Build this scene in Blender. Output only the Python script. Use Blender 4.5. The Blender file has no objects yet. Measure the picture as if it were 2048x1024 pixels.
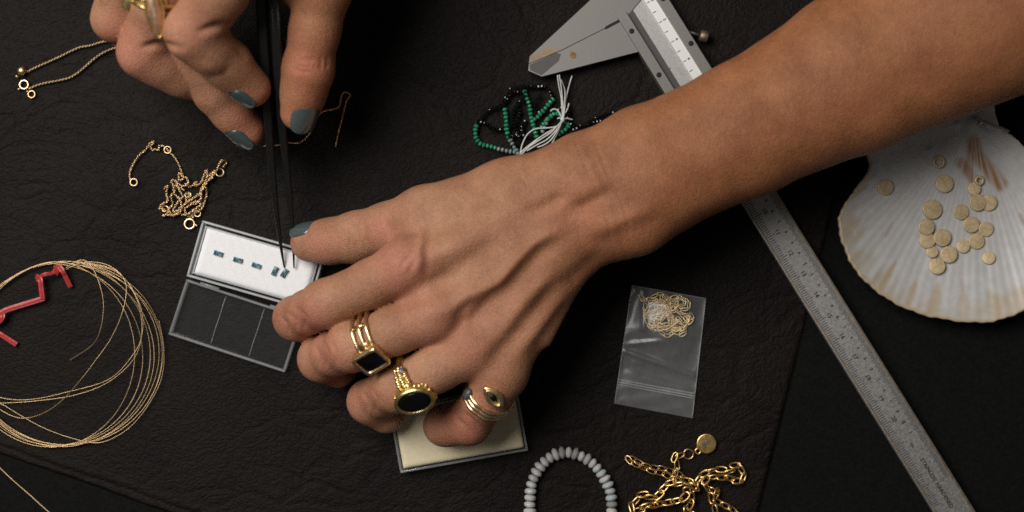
import bpy, math, random
import numpy as np
from mathutils import Vector, Matrix, Quaternion

random.seed(7)
rng = np.random.default_rng(7)
scene = bpy.context.scene

# ------------------------------------------------------------------ camera, world, lamps, exposure
S = 0.000205            # metres on the leather per photo pixel
D = 0.600               # camera height above the leather
cam_data = bpy.data.cameras.new('camera')
cam = bpy.data.objects.new('camera', cam_data)
scene.collection.objects.link(cam)
cam.location = (0, 0, D)
cam_data.sensor_width = 36.0
cam_data.lens = 36.0 * D / (2048 * S)
cam_data.clip_start = 0.02
cam_data.clip_end = 20.0
cam_data.dof.use_dof = True
cam_data.dof.focus_distance = D - 0.020
cam_data.dof.aperture_fstop = 4.5
scene.camera = cam

world = bpy.data.worlds.new('World')
scene.world = world
world.use_nodes = True
world.node_tree.nodes['Background'].inputs[0].default_value = (1.0, 0.97, 0.93, 1)
world.node_tree.nodes['Background'].inputs[1].default_value = 0.06


def area_lamp(name, loc, target, size, size_y, power, color):
    d = bpy.data.lights.new(name, 'AREA')
    d.shape = 'RECTANGLE'
    d.size, d.size_y, d.energy, d.color = size, size_y, power, color
    o = bpy.data.objects.new(name, d)
    scene.collection.objects.link(o)
    o.location = loc
    o.rotation_euler = (Vector(target) - Vector(loc)).to_track_quat('-Z', 'Y').to_euler()
    return o


area_lamp('window_light', (-0.45, 0.33, 0.83), (-0.08, 0.0, 0.0), 0.60, 0.60, 12.2, (1.0, 0.965, 0.92))

scene.view_settings.view_transform = 'Standard'
scene.view_settings.look = 'None'
scene.view_settings.exposure = 0.0
scene.view_settings.gamma = 1.0
scene.render.engine = 'CYCLES'
scene.cycles.use_denoising = False
scene.cycles.max_bounces = 10
scene.cycles.transparent_max_bounces = 16
scene.cycles.sample_clamp_indirect = 2.0
scene.cycles.blur_glossy = 0.5
scene.cycles.filter_width = 1.5


# ------------------------------------------------------------------ helpers
def P(px, py, h=0.0):
    """photo pixel + height (mm) above the leather -> metres"""
    k = S * (1 - h * 0.001 / D)
    return Vector(((px - 1024) * k, (512 - py) * k, h * 0.001))


def pxmm(px, h=0.0):
    return px * S * (1 - h * 0.001 / D) * 1000


def rootloc(o):
    v = Vector((0, 0, 0))
    while o is not None:
        v = v + o.location
        o = o.parent
    return v


def tag(o, label=None, cat=None, group=None, kind=None):
    if label: o['label'] = label
    if cat: o['category'] = cat
    if group: o['group'] = group
    if kind: o['kind'] = kind
    return o


def empty(name, loc, label=None, cat=None, group=None, parent=None):
    o = bpy.data.objects.new(name, None)
    o.empty_display_size = 0.005
    scene.collection.objects.link(o)
    o.parent = parent
    o.location = Vector(loc) - rootloc(parent)
    return tag(o, label, cat, group)


def link_mesh(name, me, parent=None, matrix=None):
    """place existing mesh data; matrix is in world space (parents are never rotated)"""
    o = bpy.data.objects.new(name, me)
    scene.collection.objects.link(o)
    o.parent = parent
    if matrix is not None:
        m = matrix.copy()
        m.translation = m.translation - rootloc(parent)
        o.matrix_basis = m
    return o


def make_data(name, verts, faces, mat, smooth=True):
    me = bpy.data.meshes.new(name)
    me.from_pydata([tuple(v) for v in verts], [], [tuple(int(i) for i in f) for f in faces])
    if mat is not None:
        me.materials.append(mat)
    if smooth:
        me.shade_smooth()
    me.update()
    return me


def build(name, verts, faces, mat, parent=None, smooth=True, label=None, cat=None, group=None, kind=None):
    """verts in world metres; origin at their centre"""
    v = np.array([tuple(x) for x in verts], dtype=float)
    c = (v.min(0) + v.max(0)) / 2
    me = make_data(name, v - c, faces, mat, smooth)
    o = link_mesh(name, me, parent, Matrix.Translation(Vector(c)))
    return tag(o, label, cat, group, kind)


class MB:
    def __init__(self):
        self.v, self.f = [], []

    def add(self, verts, faces):
        n = len(self.v)
        self.v += [Vector(x) for x in verts]
        self.f += [tuple(i + n for i in f) for f in faces]
        return self

    def build(self, name, mat, parent=None, smooth=True, **k):
        return build(name, self.v, self.f, mat, parent, smooth, **k)


def bevel(o, w, seg=2, angle=40):
    m = o.modifiers.new('bevel', 'BEVEL')
    m.width, m.segments, m.limit_method, m.angle_limit = w, seg, 'ANGLE', math.radians(angle)
    m.harden_normals = False
    return o


def catmull(pts, n=8, closed=False):
    pts = [Vector(p) for p in pts]
    out = []
    m = len(pts)
    rngs = range(m if closed else m - 1)
    for i in rngs:
        if closed:
            p0, p1, p2, p3 = pts[i - 1], pts[i], pts[(i + 1) % m], pts[(i + 2) % m]
        else:
            p0, p1, p2, p3 = pts[max(i - 1, 0)], pts[i], pts[i + 1], pts[min(i + 2, m - 1)]
        for j in range(n):
            t = j / n
            out.append(0.5 * ((2 * p1) + (p2 - p0) * t + (2 * p0 - 5 * p1 + 4 * p2 - p3) * t * t
                              + (3 * p1 - p0 - 3 * p2 + p3) * t ** 3))
    if not closed:
        out.append(pts[-1])
    return out


def resample(pts, step):
    pts = [Vector(p) for p in pts]
    acc = [0.0]
    for a, b in zip(pts, pts[1:]):
        acc.append(acc[-1] + (b - a).length)
    n = max(2, int(round(acc[-1] / step)) + 1)
    out, j = [], 0
    for i in range(n):
        s = acc[-1] * i / (n - 1)
        while j < len(acc) - 2 and acc[j + 1] < s:
            j += 1
        t = (s - acc[j]) / max(1e-12, acc[j + 1] - acc[j])
        out.append(pts[j].lerp(pts[j + 1], min(1, max(0, t))))
    return out


def tube(pts, r, seg=6, closed=False, cap=True, flat=1.0, up=Vector((0, 0, 1))):
    """r: number or list; flat squeezes the section along up"""
    pts = [Vector(p) for p in pts]
    n = len(pts)
    rr = [r] * n if not hasattr(r, '__len__') else list(r)
    V, F = [], []
    for i, p in enumerate(pts):
        a = pts[(i - 1) % n] if (closed or i > 0) else p
        b = pts[(i + 1) % n] if (closed or i < n - 1) else p
        t = (b - a)
        t = t.normalized() if t.length > 1e-12 else Vector((1, 0, 0))
        s = t.cross(up)
        s = s.normalized() if s.length > 1e-6 else t.orthogonal().normalized()
        u = s.cross(t).normalized()
        for k in range(seg):
            a_ = 2 * math.pi * k / seg
            V.append(p + s * (math.cos(a_) * rr[i]) + u * (math.sin(a_) * rr[i] * flat))
    m = n if closed else n - 1
    for i in range(m):
        for k in range(seg):
            a0, a1 = i * seg + k, i * seg + (k + 1) % seg
            b0, b1 = ((i + 1) % n) * seg + k, ((i + 1) % n) * seg + (k + 1) % seg
            F.append((a0, a1, b1, b0))
    if cap and not closed:
        F.append(tuple(range(seg))[::-1])
        F.append(tuple((n - 1) * seg + k for k in range(seg)))
    return V, F


def prism(poly, z0, z1):
    """poly: list of world (x, y) Vectors -> closed slab"""
    area = sum(a.x * b.y - b.x * a.y for a, b in zip(poly, poly[1:] + poly[:1]))
    if area < 0:
        poly = poly[::-1]
    n = len(poly)
    V = [Vector((p.x, p.y, z0)) for p in poly] + [Vector((p.x, p.y, z1)) for p in poly]
    F = [tuple(range(n))[::-1], tuple(range(n, 2 * n))]
    F += [(i, (i + 1) % n, n + (i + 1) % n, n + i) for i in range(n)]
    return V, F


def slab(pxpoly, h0, h1):
    return prism([P(x, y, 0).xy.to_3d() for x, y in pxpoly], h0 * 1e-3, h1 * 1e-3)


def boxm(c, ax, ay, az, sx, sy, sz):
    c = Vector(c)
    V = []
    for k in (-1, 1):
        for j in (-1, 1):
            for i in (-1, 1):
                V.append(c + ax * (i * sx / 2) + ay * (j * sy / 2) + az * (k * sz / 2))
    F = [(0, 2, 3, 1), (4, 5, 7, 6), (0, 1, 5, 4), (2, 6, 7, 3), (0, 4, 6, 2), (1, 3, 7, 5)]
    return V, F


def sphere_data(seg=12, rings=8):
    V = [Vector((0, 0, 1))]
    for i in range(1, rings):
        a = math.pi * i / rings
        for j in range(seg):
            b = 2 * math.pi * j / seg
            V.append(Vector((math.sin(a) * math.cos(b), math.sin(a) * math.sin(b), math.cos(a))))
    V.append(Vector((0, 0, -1)))
    F = [(0, 1 + j, 1 + (j + 1) % seg) for j in range(seg)]
    for i in range(rings - 2):
        for j in range(seg):
            a, b = 1 + i * seg + j, 1 + i * seg + (j + 1) % seg
            F.append((a, a + seg, b + seg, b))
    n = len(V) - 1
    o = 1 + (rings - 2) * seg
    F += [(n, o + (j + 1) % seg, o + j) for j in range(seg)]
    return V, F


# ------------------------------------------------------------------ materials
def new_mat(name):
    m = bpy.data.materials.new(name)
    m.use_nodes = True
    return m, m.node_tree.nodes, m.node_tree.links, m.node_tree.nodes['Principled BSDF']


def node(ns, t, **k):
    n = ns.new(t)
    for a, b in k.items():
        if a.startswith('i_'):
            n.inputs[a[2:].replace('_', ' ')].default_value = b
        else:
            setattr(n, a, b)
    return n


def ramp(ns, ls, src, stops):
    r = ns.new('ShaderNodeValToRGB')
    e = r.color_ramp.elements
    while len(e) < len(stops):
        e.new(0.5)
    for i, (p, c) in enumerate(stops):
        e[i].position = p
        e[i].color = c if len(c) == 4 else (*c, 1)
    ls.new(src, r.inputs[0])
    return r


def objcoord(ns):
    return ns.new('ShaderNodeTexCoord').outputs['Object']


def metal(name, c1, c2, rough=0.22, bump=0.15, scale=900, metallic=1.0, dist=0.00006):
    m, ns, ls, b = new_mat(name)
    co = objcoord(ns)
    n = node(ns, 'ShaderNodeTexNoise', i_Scale=scale, i_Detail=3.0)
    ls.new(co, n.inputs['Vector'])
    r = ramp(ns, ls, n.outputs['Fac'], [(0.3, c1), (0.7, c2)])
    ls.new(r.outputs[0], b.inputs['Base Color'])
    b.inputs['Metallic'].default_value = metallic
    mr = node(ns, 'ShaderNodeMapRange', i_To_Min=rough * 0.75, i_To_Max=rough * 1.5)
    ls.new(n.outputs['Fac'], mr.inputs['Value'])
    ls.new(mr.outputs[0], b.inputs['Roughness'])
    bp = node(ns, 'ShaderNodeBump', i_Strength=bump, i_Distance=dist)
    ls.new(n.outputs['Fac'], bp.inputs['Height'])
    ls.new(bp.outputs[0], b.inputs['Normal'])
    return m


def plain(name, col, rough=0.5, spec=0.5, var=0.12, scale=500, bump=0.2, dist=0.0001, **k):
    m, ns, ls, b = new_mat(name)
    co = objcoord(ns)
    n = node(ns, 'ShaderNodeTexNoise', i_Scale=scale, i_Detail=4.0)
    ls.new(co, n.inputs['Vector'])
    lo = tuple(c * (1 - var) for c in col)
    hi = tuple(min(1, c * (1 + var)) for c in col)
    r = ramp(ns, ls, n.outputs['Fac'], [(0.3, lo), (0.7, hi)])
    ls.new(r.outputs[0], b.inputs['Base Color'])
    b.inputs['Roughness'].default_value = rough
    b.inputs['Specular IOR Level'].default_value = spec
    if bump:
        bp = node(ns, 'ShaderNodeBump', i_Strength=bump, i_Distance=dist)
        ls.new(n.outputs['Fac'], bp.inputs['Height'])
        ls.new(bp.outputs[0], b.inputs['Normal'])
    for a, v in k.items():
        b.inputs[a.replace('_', ' ')].default_value = v
    return m


def clear_plastic(name, haze=0.10, rough=0.08, tint=(0.95, 0.96, 0.96), bump=0.0, scale=300, gloss=1.0):
    m = bpy.data.materials.new(name)
    m.use_nodes = True
    ns, ls = m.node_tree.nodes, m.node_tree.links
    ns.clear()
    out = ns.new('ShaderNodeOutputMaterial')
    tr = node(ns, 'ShaderNodeBsdfTransparent')
    tr.inputs[0].default_value = (*tint, 1)
    df = node(ns, 'ShaderNodeBsdfDiffuse')
    df.inputs[0].default_value = (0.75, 0.77, 0.78, 1)
    gl = node(ns, 'ShaderNodeBsdfGlossy')
    gl.inputs['Roughness'].default_value = rough
    co = objcoord(ns)
    n = node(ns, 'ShaderNodeTexNoise', i_Scale=scale, i_Detail=5.0, i_Roughness=0.65)
    ls.new(co, n.inputs['Vector'])
    mr = node(ns, 'ShaderNodeMapRange', i_To_Min=haze * 0.5, i_To_Max=haze * 1.5)
    ls.new(n.outputs['Fac'], mr.inputs['Value'])
    m1 = ns.new('ShaderNodeMixShader')
    ls.new(mr.outputs[0], m1.inputs[0])
    ls.new(tr.outputs[0], m1.inputs[1])
    ls.new(df.outputs[0], m1.inputs[2])
    fr = node(ns, 'ShaderNodeLayerWeight')
    pw = node(ns, 'ShaderNodeMath', operation='POWER')
    pw.inputs[1].default_value = 4.0
    ls.new(fr.outputs['Facing'], pw.inputs[0])
    mu = node(ns, 'ShaderNodeMath', operation='MULTIPLY_ADD', use_clamp=True)
    mu.inputs[1].default_value = 0.7
    mu.inputs[2].default_value = 0.045 * gloss
    ls.new(pw.outputs[0], mu.inputs[0])
    m2 = ns.new('ShaderNodeMixShader')
    ls.new(mu.outputs[0], m2.inputs[0])
    ls.new(m1.outputs[0], m2.inputs[1])
    ls.new(gl.outputs[0], m2.inputs[2])
    ls.new(m2.outputs[0], out.inputs[0])
    if bump:
        bp = node(ns, 'ShaderNodeBump', i_Strength=bump, i_Distance=0.0003)
        ls.new(n.outputs['Fac'], bp.inputs['Height'])
        ls.new(bp.outputs[0], gl.inputs['Normal'])
        ls.new(bp.outputs[0], fr.inputs['Normal'])
    return m


def leather_mat():
    m, ns, ls, b = new_mat('leather')
    co = objcoord(ns)
    # warp so the creases wander
    w = node(ns, 'ShaderNodeTexNoise', i_Scale=28.0, i_Detail=4.0)
    ls.new(co, w.inputs['Vector'])
    sc = node(ns, 'ShaderNodeVectorMath', operation='SCALE')
    sc.inputs['Scale'].default_value = 0.030
    ls.new(w.outputs['Color'], sc.inputs[0])
    ad = node(ns, 'ShaderNodeVectorMath', operation='ADD')
    ls.new(co, ad.inputs[0])
    ls.new(sc.outputs[0], ad.inputs[1])
    mp = node(ns, 'ShaderNodeMapping')
    mp.inputs['Rotation'].default_value = (0, 0, math.radians(28))
    mp.inputs['Scale'].default_value = (0.62, 1.15, 1)
    ls.new(ad.outputs[0], mp.inputs['Vector'])
    hs = []
    for scale, width in ((46.0, 0.11), (110.0, 0.16), (420.0, 0.25)):
        v = node(ns, 'ShaderNodeTexVoronoi', feature='DISTANCE_TO_EDGE', i_Scale=scale)
        ls.new(mp.outputs[0], v.inputs['Vector'])
        mr = node(ns, 'ShaderNodeMapRange', interpolation_type='SMOOTHSTEP')
        mr.inputs['From Max'].default_value = width
        ls.new(v.outputs['Distance'], mr.inputs['Value'])
        hs.append(mr.outputs[0])
    # the big creases fade out away from one side of the hide
    fade = node(ns, 'ShaderNodeTexNoise', i_Scale=9.0, i_Detail=2.0)
    ls.new(co, fade.inputs['Vector'])
    fr = node(ns, 'ShaderNodeMapRange', interpolation_type='SMOOTHSTEP')
    fr.inputs['From Min'].default_value = 0.36
    fr.inputs['From Max'].default_value = 0.60
    ls.new(fade.outputs['Fac'], fr.inputs['Value'])
    fine = node(ns, 'ShaderNodeTexNoise', i_Scale=1500.0, i_Detail=3.0)
    ls.new(co, fine.inputs['Vector'])

    def math2(op, a, bb):
        n = node(ns, 'ShaderNodeMath', operation=op)
        for i, x in enumerate((a, bb)):
            if isinstance(x, (int, float)):
                n.inputs[i].default_value = x
            else:
                ls.new(x, n.inputs[i])
        return n.outputs[0]
    h = math2('MULTIPLY', math2('MULTIPLY', hs[0], 0.75), fr.outputs[0])
    h = math2('ADD', h, math2('MULTIPLY', math2('MULTIPLY', hs[1], 0.24), math2('ADD', fr.outputs[0], 0.05)))
    h = math2('ADD', h, math2('MULTIPLY', hs[2], 0.30))
    h = math2('ADD', h, math2('MULTIPLY', fine.outputs['Fac'], 0.9))
    bp = node(ns, 'ShaderNodeBump', i_Strength=0.85, i_Distance=0.0005)
    ls.new(h, bp.inputs['Height'])
    ls.new(bp.outputs[0], b.inputs['Normal'])
    mot = node(ns, 'ShaderNodeTexNoise', i_Scale=22.0, i_Detail=5.0)
    ls.new(co, mot.inputs['Vector'])
    r = ramp(ns, ls, mot.outputs['Fac'], [(0.3, (0.0046, 0.0034, 0.0029)), (0.75, (0.0092, 0.0065, 0.0054))])
    ls.new(r.outputs[0], b.inputs['Base Color'])
    b.inputs['Roughness'].default_value = 0.58
    b.inputs['Specular IOR Level'].default_value = 0.11
    return m


def skin_mat():
    m, ns, ls, b = new_mat('skin')
    co = objcoord(ns)
    n1 = node(ns, 'ShaderNodeTexNoise', i_Scale=70.0, i_Detail=5.0, i_Roughness=0.6)
    ls.new(co, n1.inputs['Vector'])
    r = ramp(ns, ls, n1.outputs['Fac'], [(0.28, (0.270, 0.126, 0.066)), (0.72, (0.430, 0.222, 0.132))])
    at = node(ns, 'ShaderNodeAttribute', attribute_name='flush')
    mx = node(ns, 'ShaderNodeMix', data_type='RGBA')
    ls.new(at.outputs['Fac'], mx.inputs[0])
    ls.new(r.outputs[0], mx.inputs[6])
    mx.inputs[7].default_value = (0.43, 0.160, 0.108, 1)
    # freckle-scale mottling
    n2 = node(ns, 'ShaderNodeTexNoise', i_Scale=900.0, i_Detail=3.0)
    ls.new(co, n2.inputs['Vector'])
    r2 = ramp(ns, ls, n2.outputs['Fac'], [(0.32, (0.85, 0.82, 0.79)), (0.62, (1.0, 1.0, 1.0))])
    mm = node(ns, 'ShaderNodeMix', data_type='RGBA', blend_type='MULTIPLY')
    mm.inputs[0].default_value = 1.0
    ls.new(mx.outputs[2], mm.inputs[6])
    ls.new(r2.outputs[0], mm.inputs[7])
    # forearm skin is more tanned than the fingers
    at2 = node(ns, 'ShaderNodeAttribute', attribute_name='tan')
    mt = node(ns, 'ShaderNodeMix', data_type='RGBA', blend_type='MULTIPLY')
    ls.new(at2.outputs['Fac'], mt.inputs[0])
    ls.new(mm.outputs[2], mt.inputs[6])
    mt.inputs[7].default_value = (0.80, 0.62, 0.45, 1)
    ls.new(mt.outputs[2], b.inputs['Base Color'])
    b.inputs['Subsurface Weight'].default_value = 0.14
    b.inputs['Subsurface Radius'].default_value = (1.0, 0.35, 0.18)
    b.inputs['Subsurface Scale'].default_value = 0.0020
    b.inputs['Roughness'].default_value = 0.58
    b.inputs['Specular IOR Level'].default_value = 0.32
    v = node(ns, 'ShaderNodeTexVoronoi', feature='DISTANCE_TO_EDGE', i_Scale=950.0)
    ls.new(co, v.inputs['Vector'])
    mr = node(ns, 'ShaderNodeMapRange')
    mr.inputs['From Max'].default_value = 0.2
    ls.new(v.outputs['Distance'], mr.inputs['Value'])
    ad = node(ns, 'ShaderNodeMath', operation='ADD')
    ls.new(mr.outputs[0], ad.inputs[0])
    ls.new(n2.outputs['Fac'], ad.inputs[1])
    mpw = node(ns, 'ShaderNodeMapping')
    mpw.inputs['Rotation'].default_value = (0, 0, math.radians(-27))
    mpw.inputs['Scale'].default_value = (1.0, 0.22, 1.0)
    ls.new(co, mpw.inputs['Vector'])
    wr = node(ns, 'ShaderNodeTexNoise', i_Scale=520.0, i_Detail=4.0, i_Roughness=0.6, i_Distortion=0.6)
    ls.new(mpw.outputs[0], wr.inputs['Vector'])
    ad2 = node(ns, 'ShaderNodeMath', operation='MULTIPLY_ADD')
    ad2.inputs[1].default_value = 2.2
    ls.new(wr.outputs['Fac'], ad2.inputs[0])
    ls.new(ad.outputs[0], ad2.inputs[2])
    bp = node(ns, 'ShaderNodeBump', i_Strength=0.48, i_Distance=0.00022)
    ls.new(ad2.outputs[0], bp.inputs['Height'])
    ls.new(bp.outputs[0], b.inputs['Normal'])
    return m


M = {}
M['leather'] = leather_mat()
M['table'] = plain('table_cloth', (0.0055, 0.0055, 0.0054), 0.9, 0.08, 0.35, 900, 0.6, 0.0002)
M['skin'] = skin_mat()
M['gold'] = metal('gold', (0.80, 0.58, 0.30), (0.93, 0.72, 0.42), 0.28)
M['gold_rich'] = metal('rich_gold', (0.72, 0.47, 0.17), (0.86, 0.60, 0.26), 0.30, 0.3)
M['gold_bright'] = metal('bright_gold', (0.80, 0.58, 0.20), (0.92, 0.72, 0.36), 0.30, 0.5, 700, dist=0.0002)
M['gold_pale'] = metal('pale_gold', (0.64, 0.44, 0.23), (0.78, 0.57, 0.32), 0.34)
M['gold_soft'] = metal('soft_gold', (0.92, 0.70, 0.38), (0.98, 0.82, 0.52), 0.42, 0.15, 900, 0.6)
M['gold_dull'] = metal('dull_gold', (0.40, 0.28, 0.15), (0.52, 0.38, 0.22), 0.45)
M['gold_wire'] = metal('wire_gold', (0.42, 0.29, 0.15), (0.62, 0.45, 0.25), 0.36, 0.0, 40)
M['steel'] = metal('brushed_steel', (0.35, 0.345, 0.33), (0.45, 0.44, 0.42), 0.50, 0.12, 1400)
M['steel_jaw'] = metal('dull_steel', (0.185, 0.18, 0.168), (0.25, 0.242, 0.225), 0.52, 0.15, 1400)
M['steel_light'] = metal('satin_steel', (0.68, 0.68, 0.66), (0.78, 0.78, 0.76), 0.58, 0.1, 1400)
M['steel_dark'] = metal('worn_steel', (0.085, 0.08, 0.077), (0.12, 0.112, 0.105), 0.55, 0.2, 1400)
M['steel_brown'] = metal('stained_steel', (0.20, 0.15, 0.10), (0.33, 0.27, 0.20), 0.55, 0.3, 300)
M['ink'] = plain('engraved_black', (0.012, 0.012, 0.012), 0.7, 0.3, 0.2, 500, 0)
M['ink_soft'] = plain('worn_engraving', (0.06, 0.058, 0.055), 0.7, 0.3, 0.3, 300, 0)
M['tweezer'] = plain('black_tweezer_coating', (0.007, 0.007, 0.007), 0.40, 0.45, 0.2, 900, 0.1)
M['onyx'] = plain('onyx', (0.0035, 0.0035, 0.004), 0.22, 0.25, 0.1, 900, 0)
M['pad_white'] = plain('white_foam', (0.73, 0.73, 0.74), 0.95, 0.1, 0.03, 1400, 0.5, 0.00025)
M['pad_cream'] = plain('cream_foam', (0.66, 0.58, 0.40), 0.95, 0.1, 0.05, 1400, 0.5, 0.00025)
M['acrylic'] = clear_plastic('clear_acrylic_wall', 0.17, 0.10)
M['acrylic_tray'] = clear_plastic('milky_acrylic_wall', 0.46, 0.10)  # clear walls; diffuse haze stands in for the white pad refracted through them
M['acrylic_thin'] = clear_plastic('clear_acrylic_sheet', 0.008, 0.06, (0.97, 0.97, 0.97))
M['bag'] = clear_plastic('polythene', 0.052, 0.34, (0.97, 0.97, 0.97), 0.4, 260, 1.5)
M['bag_seam'] = clear_plastic('polythene_seam', 0.16, 0.22, (0.9, 0.92, 0.92))
M['polish'] = plain('teal_nail_polish', (0.058, 0.080, 0.079), 0.20, 0.5, 0.10, 300, 0, Coat_Weight=0.5, Coat_Roughness=0.1)
M['red'] = plain('red_twist_tie', (0.36, 0.034, 0.034), 0.34, 0.4, 0.25, 800, 0.5, 0.0002)
M['thread'] = plain('white_thread', (0.52, 0.51, 0.48), 0.9, 0.2, 0.15, 900, 0)
M['green'] = plain('green_bead', (0.020, 0.200, 0.100), 0.28, 0.5, 0.35, 250, 0)
M['green_grey'] = plain('grey_green_bead', (0.16, 0.21, 0.185), 0.3, 0.5, 0.3, 250, 0)
M['black_bead'] = plain('black_faceted_bead', (0.004, 0.004, 0.005), 0.08, 0.6, 0.2, 250, 0)
M['grey_stone'] = plain('grey_pave', (0.07, 0.07, 0.075), 0.30, 0.6, 0.5, 1600, 0.8, 0.0003)
M['disc'] = metal('brushed_disc', (0.48, 0.36, 0.20), (0.61, 0.475, 0.29), 0.42, 0.4, 700, 0.3, 0.0002)
M['shell'] = None


def gem_mat():
    m, ns, ls, b = new_mat('teal_gem')
    co = objcoord(ns)
    n = node(ns, 'ShaderNodeTexNoise', i_Scale=900.0)
    ls.new(co, n.inputs['Vector'])
    r = ramp(ns, ls, n.outputs['Fac'], [(0.36, (0.022, 0.08, 0.11)), (0.50, (0.09, 0.23, 0.28)), (0.63, (0.45, 0.58, 0.62))])  # pale tones in the colour stand in for facet reflections
    ls.new(r.outputs[0], b.inputs['Base Color'])
    b.inputs['Roughness'].default_value = 0.04
    b.inputs['IOR'].default_value = 1.62
    b.inputs['Transmission Weight'].default_value = 0.35
    return m


M['gem'] = gem_mat()


def bead_mat(name, col):
    return plain(name, col, 0.33, 0.5, 0.14, 420, 0.15, 0.0002, Subsurface_Weight=0.15, Subsurface_Scale=0.001)


M['bead'] = [bead_mat('milky_bead_a', (0.42, 0.418, 0.405)), bead_mat('milky_bead_b', (0.33, 0.335, 0.33)),
             bead_mat('milky_bead_c', (0.42, 0.41, 0.385)), bead_mat('milky_bead_d', (0.35, 0.40, 0.41)),
             bead_mat('milky_bead_e', (0.24, 0.235, 0.235))]

# ------------------------------------------------------------------ the setting: table and leather
tv, tf = prism([Vector((-0.9, -0.7, 0)), Vector((0.9, -0.7, 0)), Vector((0.9, 0.7, 0)), Vector((-0.9, 0.7, 0))], -0.030, -0.0022)
build('table_top', tv, tf, M['table'], smooth=False, kind='structure')


def leather():
    TL, TR, BR, BL = P(-140, -160), P(1812, -160), P(1425, 1410), P(-140, 861)
    nu, nv = 180, 130
    # unevenly spaced so that the rolled rim has its own rows
    us = np.concatenate([[0, .002, .004], np.linspace(.008, .992, nu), [.996, .998, 1]])
    vs = np.concatenate([[0, .002, .004], np.linspace(.008, .965, nv), np.linspace(.967, 1, 26)])
    V, F = [], []
    for v in vs:
        for u in us:
            p = (TL.lerp(TR, u)).lerp(BL.lerp(BR, u), v)
            d = min(u * 0.37, (1 - u) * 0.33, v * 0.30)
            db = (1 - v) * 0.20 + 0.0000
            e = min(d, db)
            z = -0.0020 * (1 - min(1, e / 0.0016)) ** 2
            z += 0.00035 * math.sin(p.x * 41 + 1.3) * math.sin(p.y * 57 + .4) * min(1, e / 0.02)
            # pressed groove a few millimetres inside the cut edge
            wob = 0.0003 * math.sin(p.x * 130)
            z -= 0.00035 * math.exp(-((db - 0.0032 + wob) / 0.0007) ** 2)
            z += 0.00022 * math.exp(-((db - 0.0052 + wob) / 0.0012) ** 2)
            edge = 0.0003 * math.sin(u * 40) + 0.0002 * math.sin(u * 171 + 2)
            V.append(Vector((p.x, p.y + (edge if v > .96 else 0) * 0.6, z - 0.0004)))
    n, m = len(us), len(vs)
    for j in range(m - 1):
        for i in range(n - 1):
            a = j * n + i
            F.append((a, a + n, a + n + 1, a + 1))
    # skirt down to the table
    rim = [i for i in range(n)] + [j * n + n - 1 for j in range(1, m)] + \
          [(m - 1) * n + i for i in range(n - 2, -1, -1)] + [j * n for j in range(m - 2, 0, -1)]
    base = len(V)
    for i in rim:
        V.append(Vector((V[i].x, V[i].y, -0.00215)))
    k = len(rim)
    for i in range(k):
        F.append((rim[i], rim[(i + 1) % k], base + (i + 1) % k, base + i))
    build('leather_mat', V, F, M['leather'],
          label='dark brown creased leather hide spread under the jewellery', cat='leather mat')


leather()


# ------------------------------------------------------------------ hands: one continuous surface from a distance field
def H(px, py, h):
    return np.array(P(px, py, h)) * 1000.0


def seg_t(p, a, b):
    ab = b - a
    return np.clip(((p - a) @ ab) / max(1e-9, ab @ ab), 0, 1)


def cone(p, a, b, ra, rb):
    t = seg_t(p, a, b)
    q = a + t[:, None] * (b - a)
    return np.linalg.norm(p - q, axis=1) - (ra + (rb - ra) * t)


def ell(p, c, ax, r):
    """ellipsoid; ax 3x3 rows = axes"""
    q = (p - c) @ np.array(ax).T
    r = np.array(r, dtype=float)
    k0 = np.linalg.norm(q / r, axis=1)
    k1 = np.linalg.norm(q / (r * r), axis=1) + 1e-9
    return k0 * (k0 - 1) / k1


def etube(p, st):
    """chain of stations (centre, half width, half thickness): flattened limb, width is horizontal"""
    best = None
    for (a, wa, ta), (b, wb, tb) in zip(st, st[1:]):
        t = seg_t(p, a, b)
        ts = t
        w = wa + (wb - wa) * ts
        th = ta + (tb - ta) * ts
        ax = (b - a) / np.linalg.norm(b - a)
        side = np.cross(ax, [0, 0, 1.0]); side /= np.linalg.norm(side)
        up = np.cross(side, ax)
        q = p - (a + t[:, None] * (b - a))
        x, y, z = q @ side, q @ up, q @ ax
        k0 = np.sqrt((x / w) ** 2 + (y / th) ** 2 + (z / th) ** 2)
        k1 = np.sqrt((x / w ** 2) ** 2 + (y / th ** 2) ** 2 + (z / th ** 2) ** 2) + 1e-9
        d = k0 * (k0 - 1) / k1
        best = d if best is None else smin(best, d, 5.0)
    return best


def smin(a, b, k):
    h = np.clip(0.5 + 0.5 * (b - a) / k, 0, 1)
    return b + (a - b) * h - k * h * (1 - h)


def finger(p, js, k=2.5):
    d = None
    for (a, ra), (b, rb) in zip(js, js[1:]):
        c = cone(p, a, b, ra, rb)
        d = c if d is None else smin(d, c, k)
    return d


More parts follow.
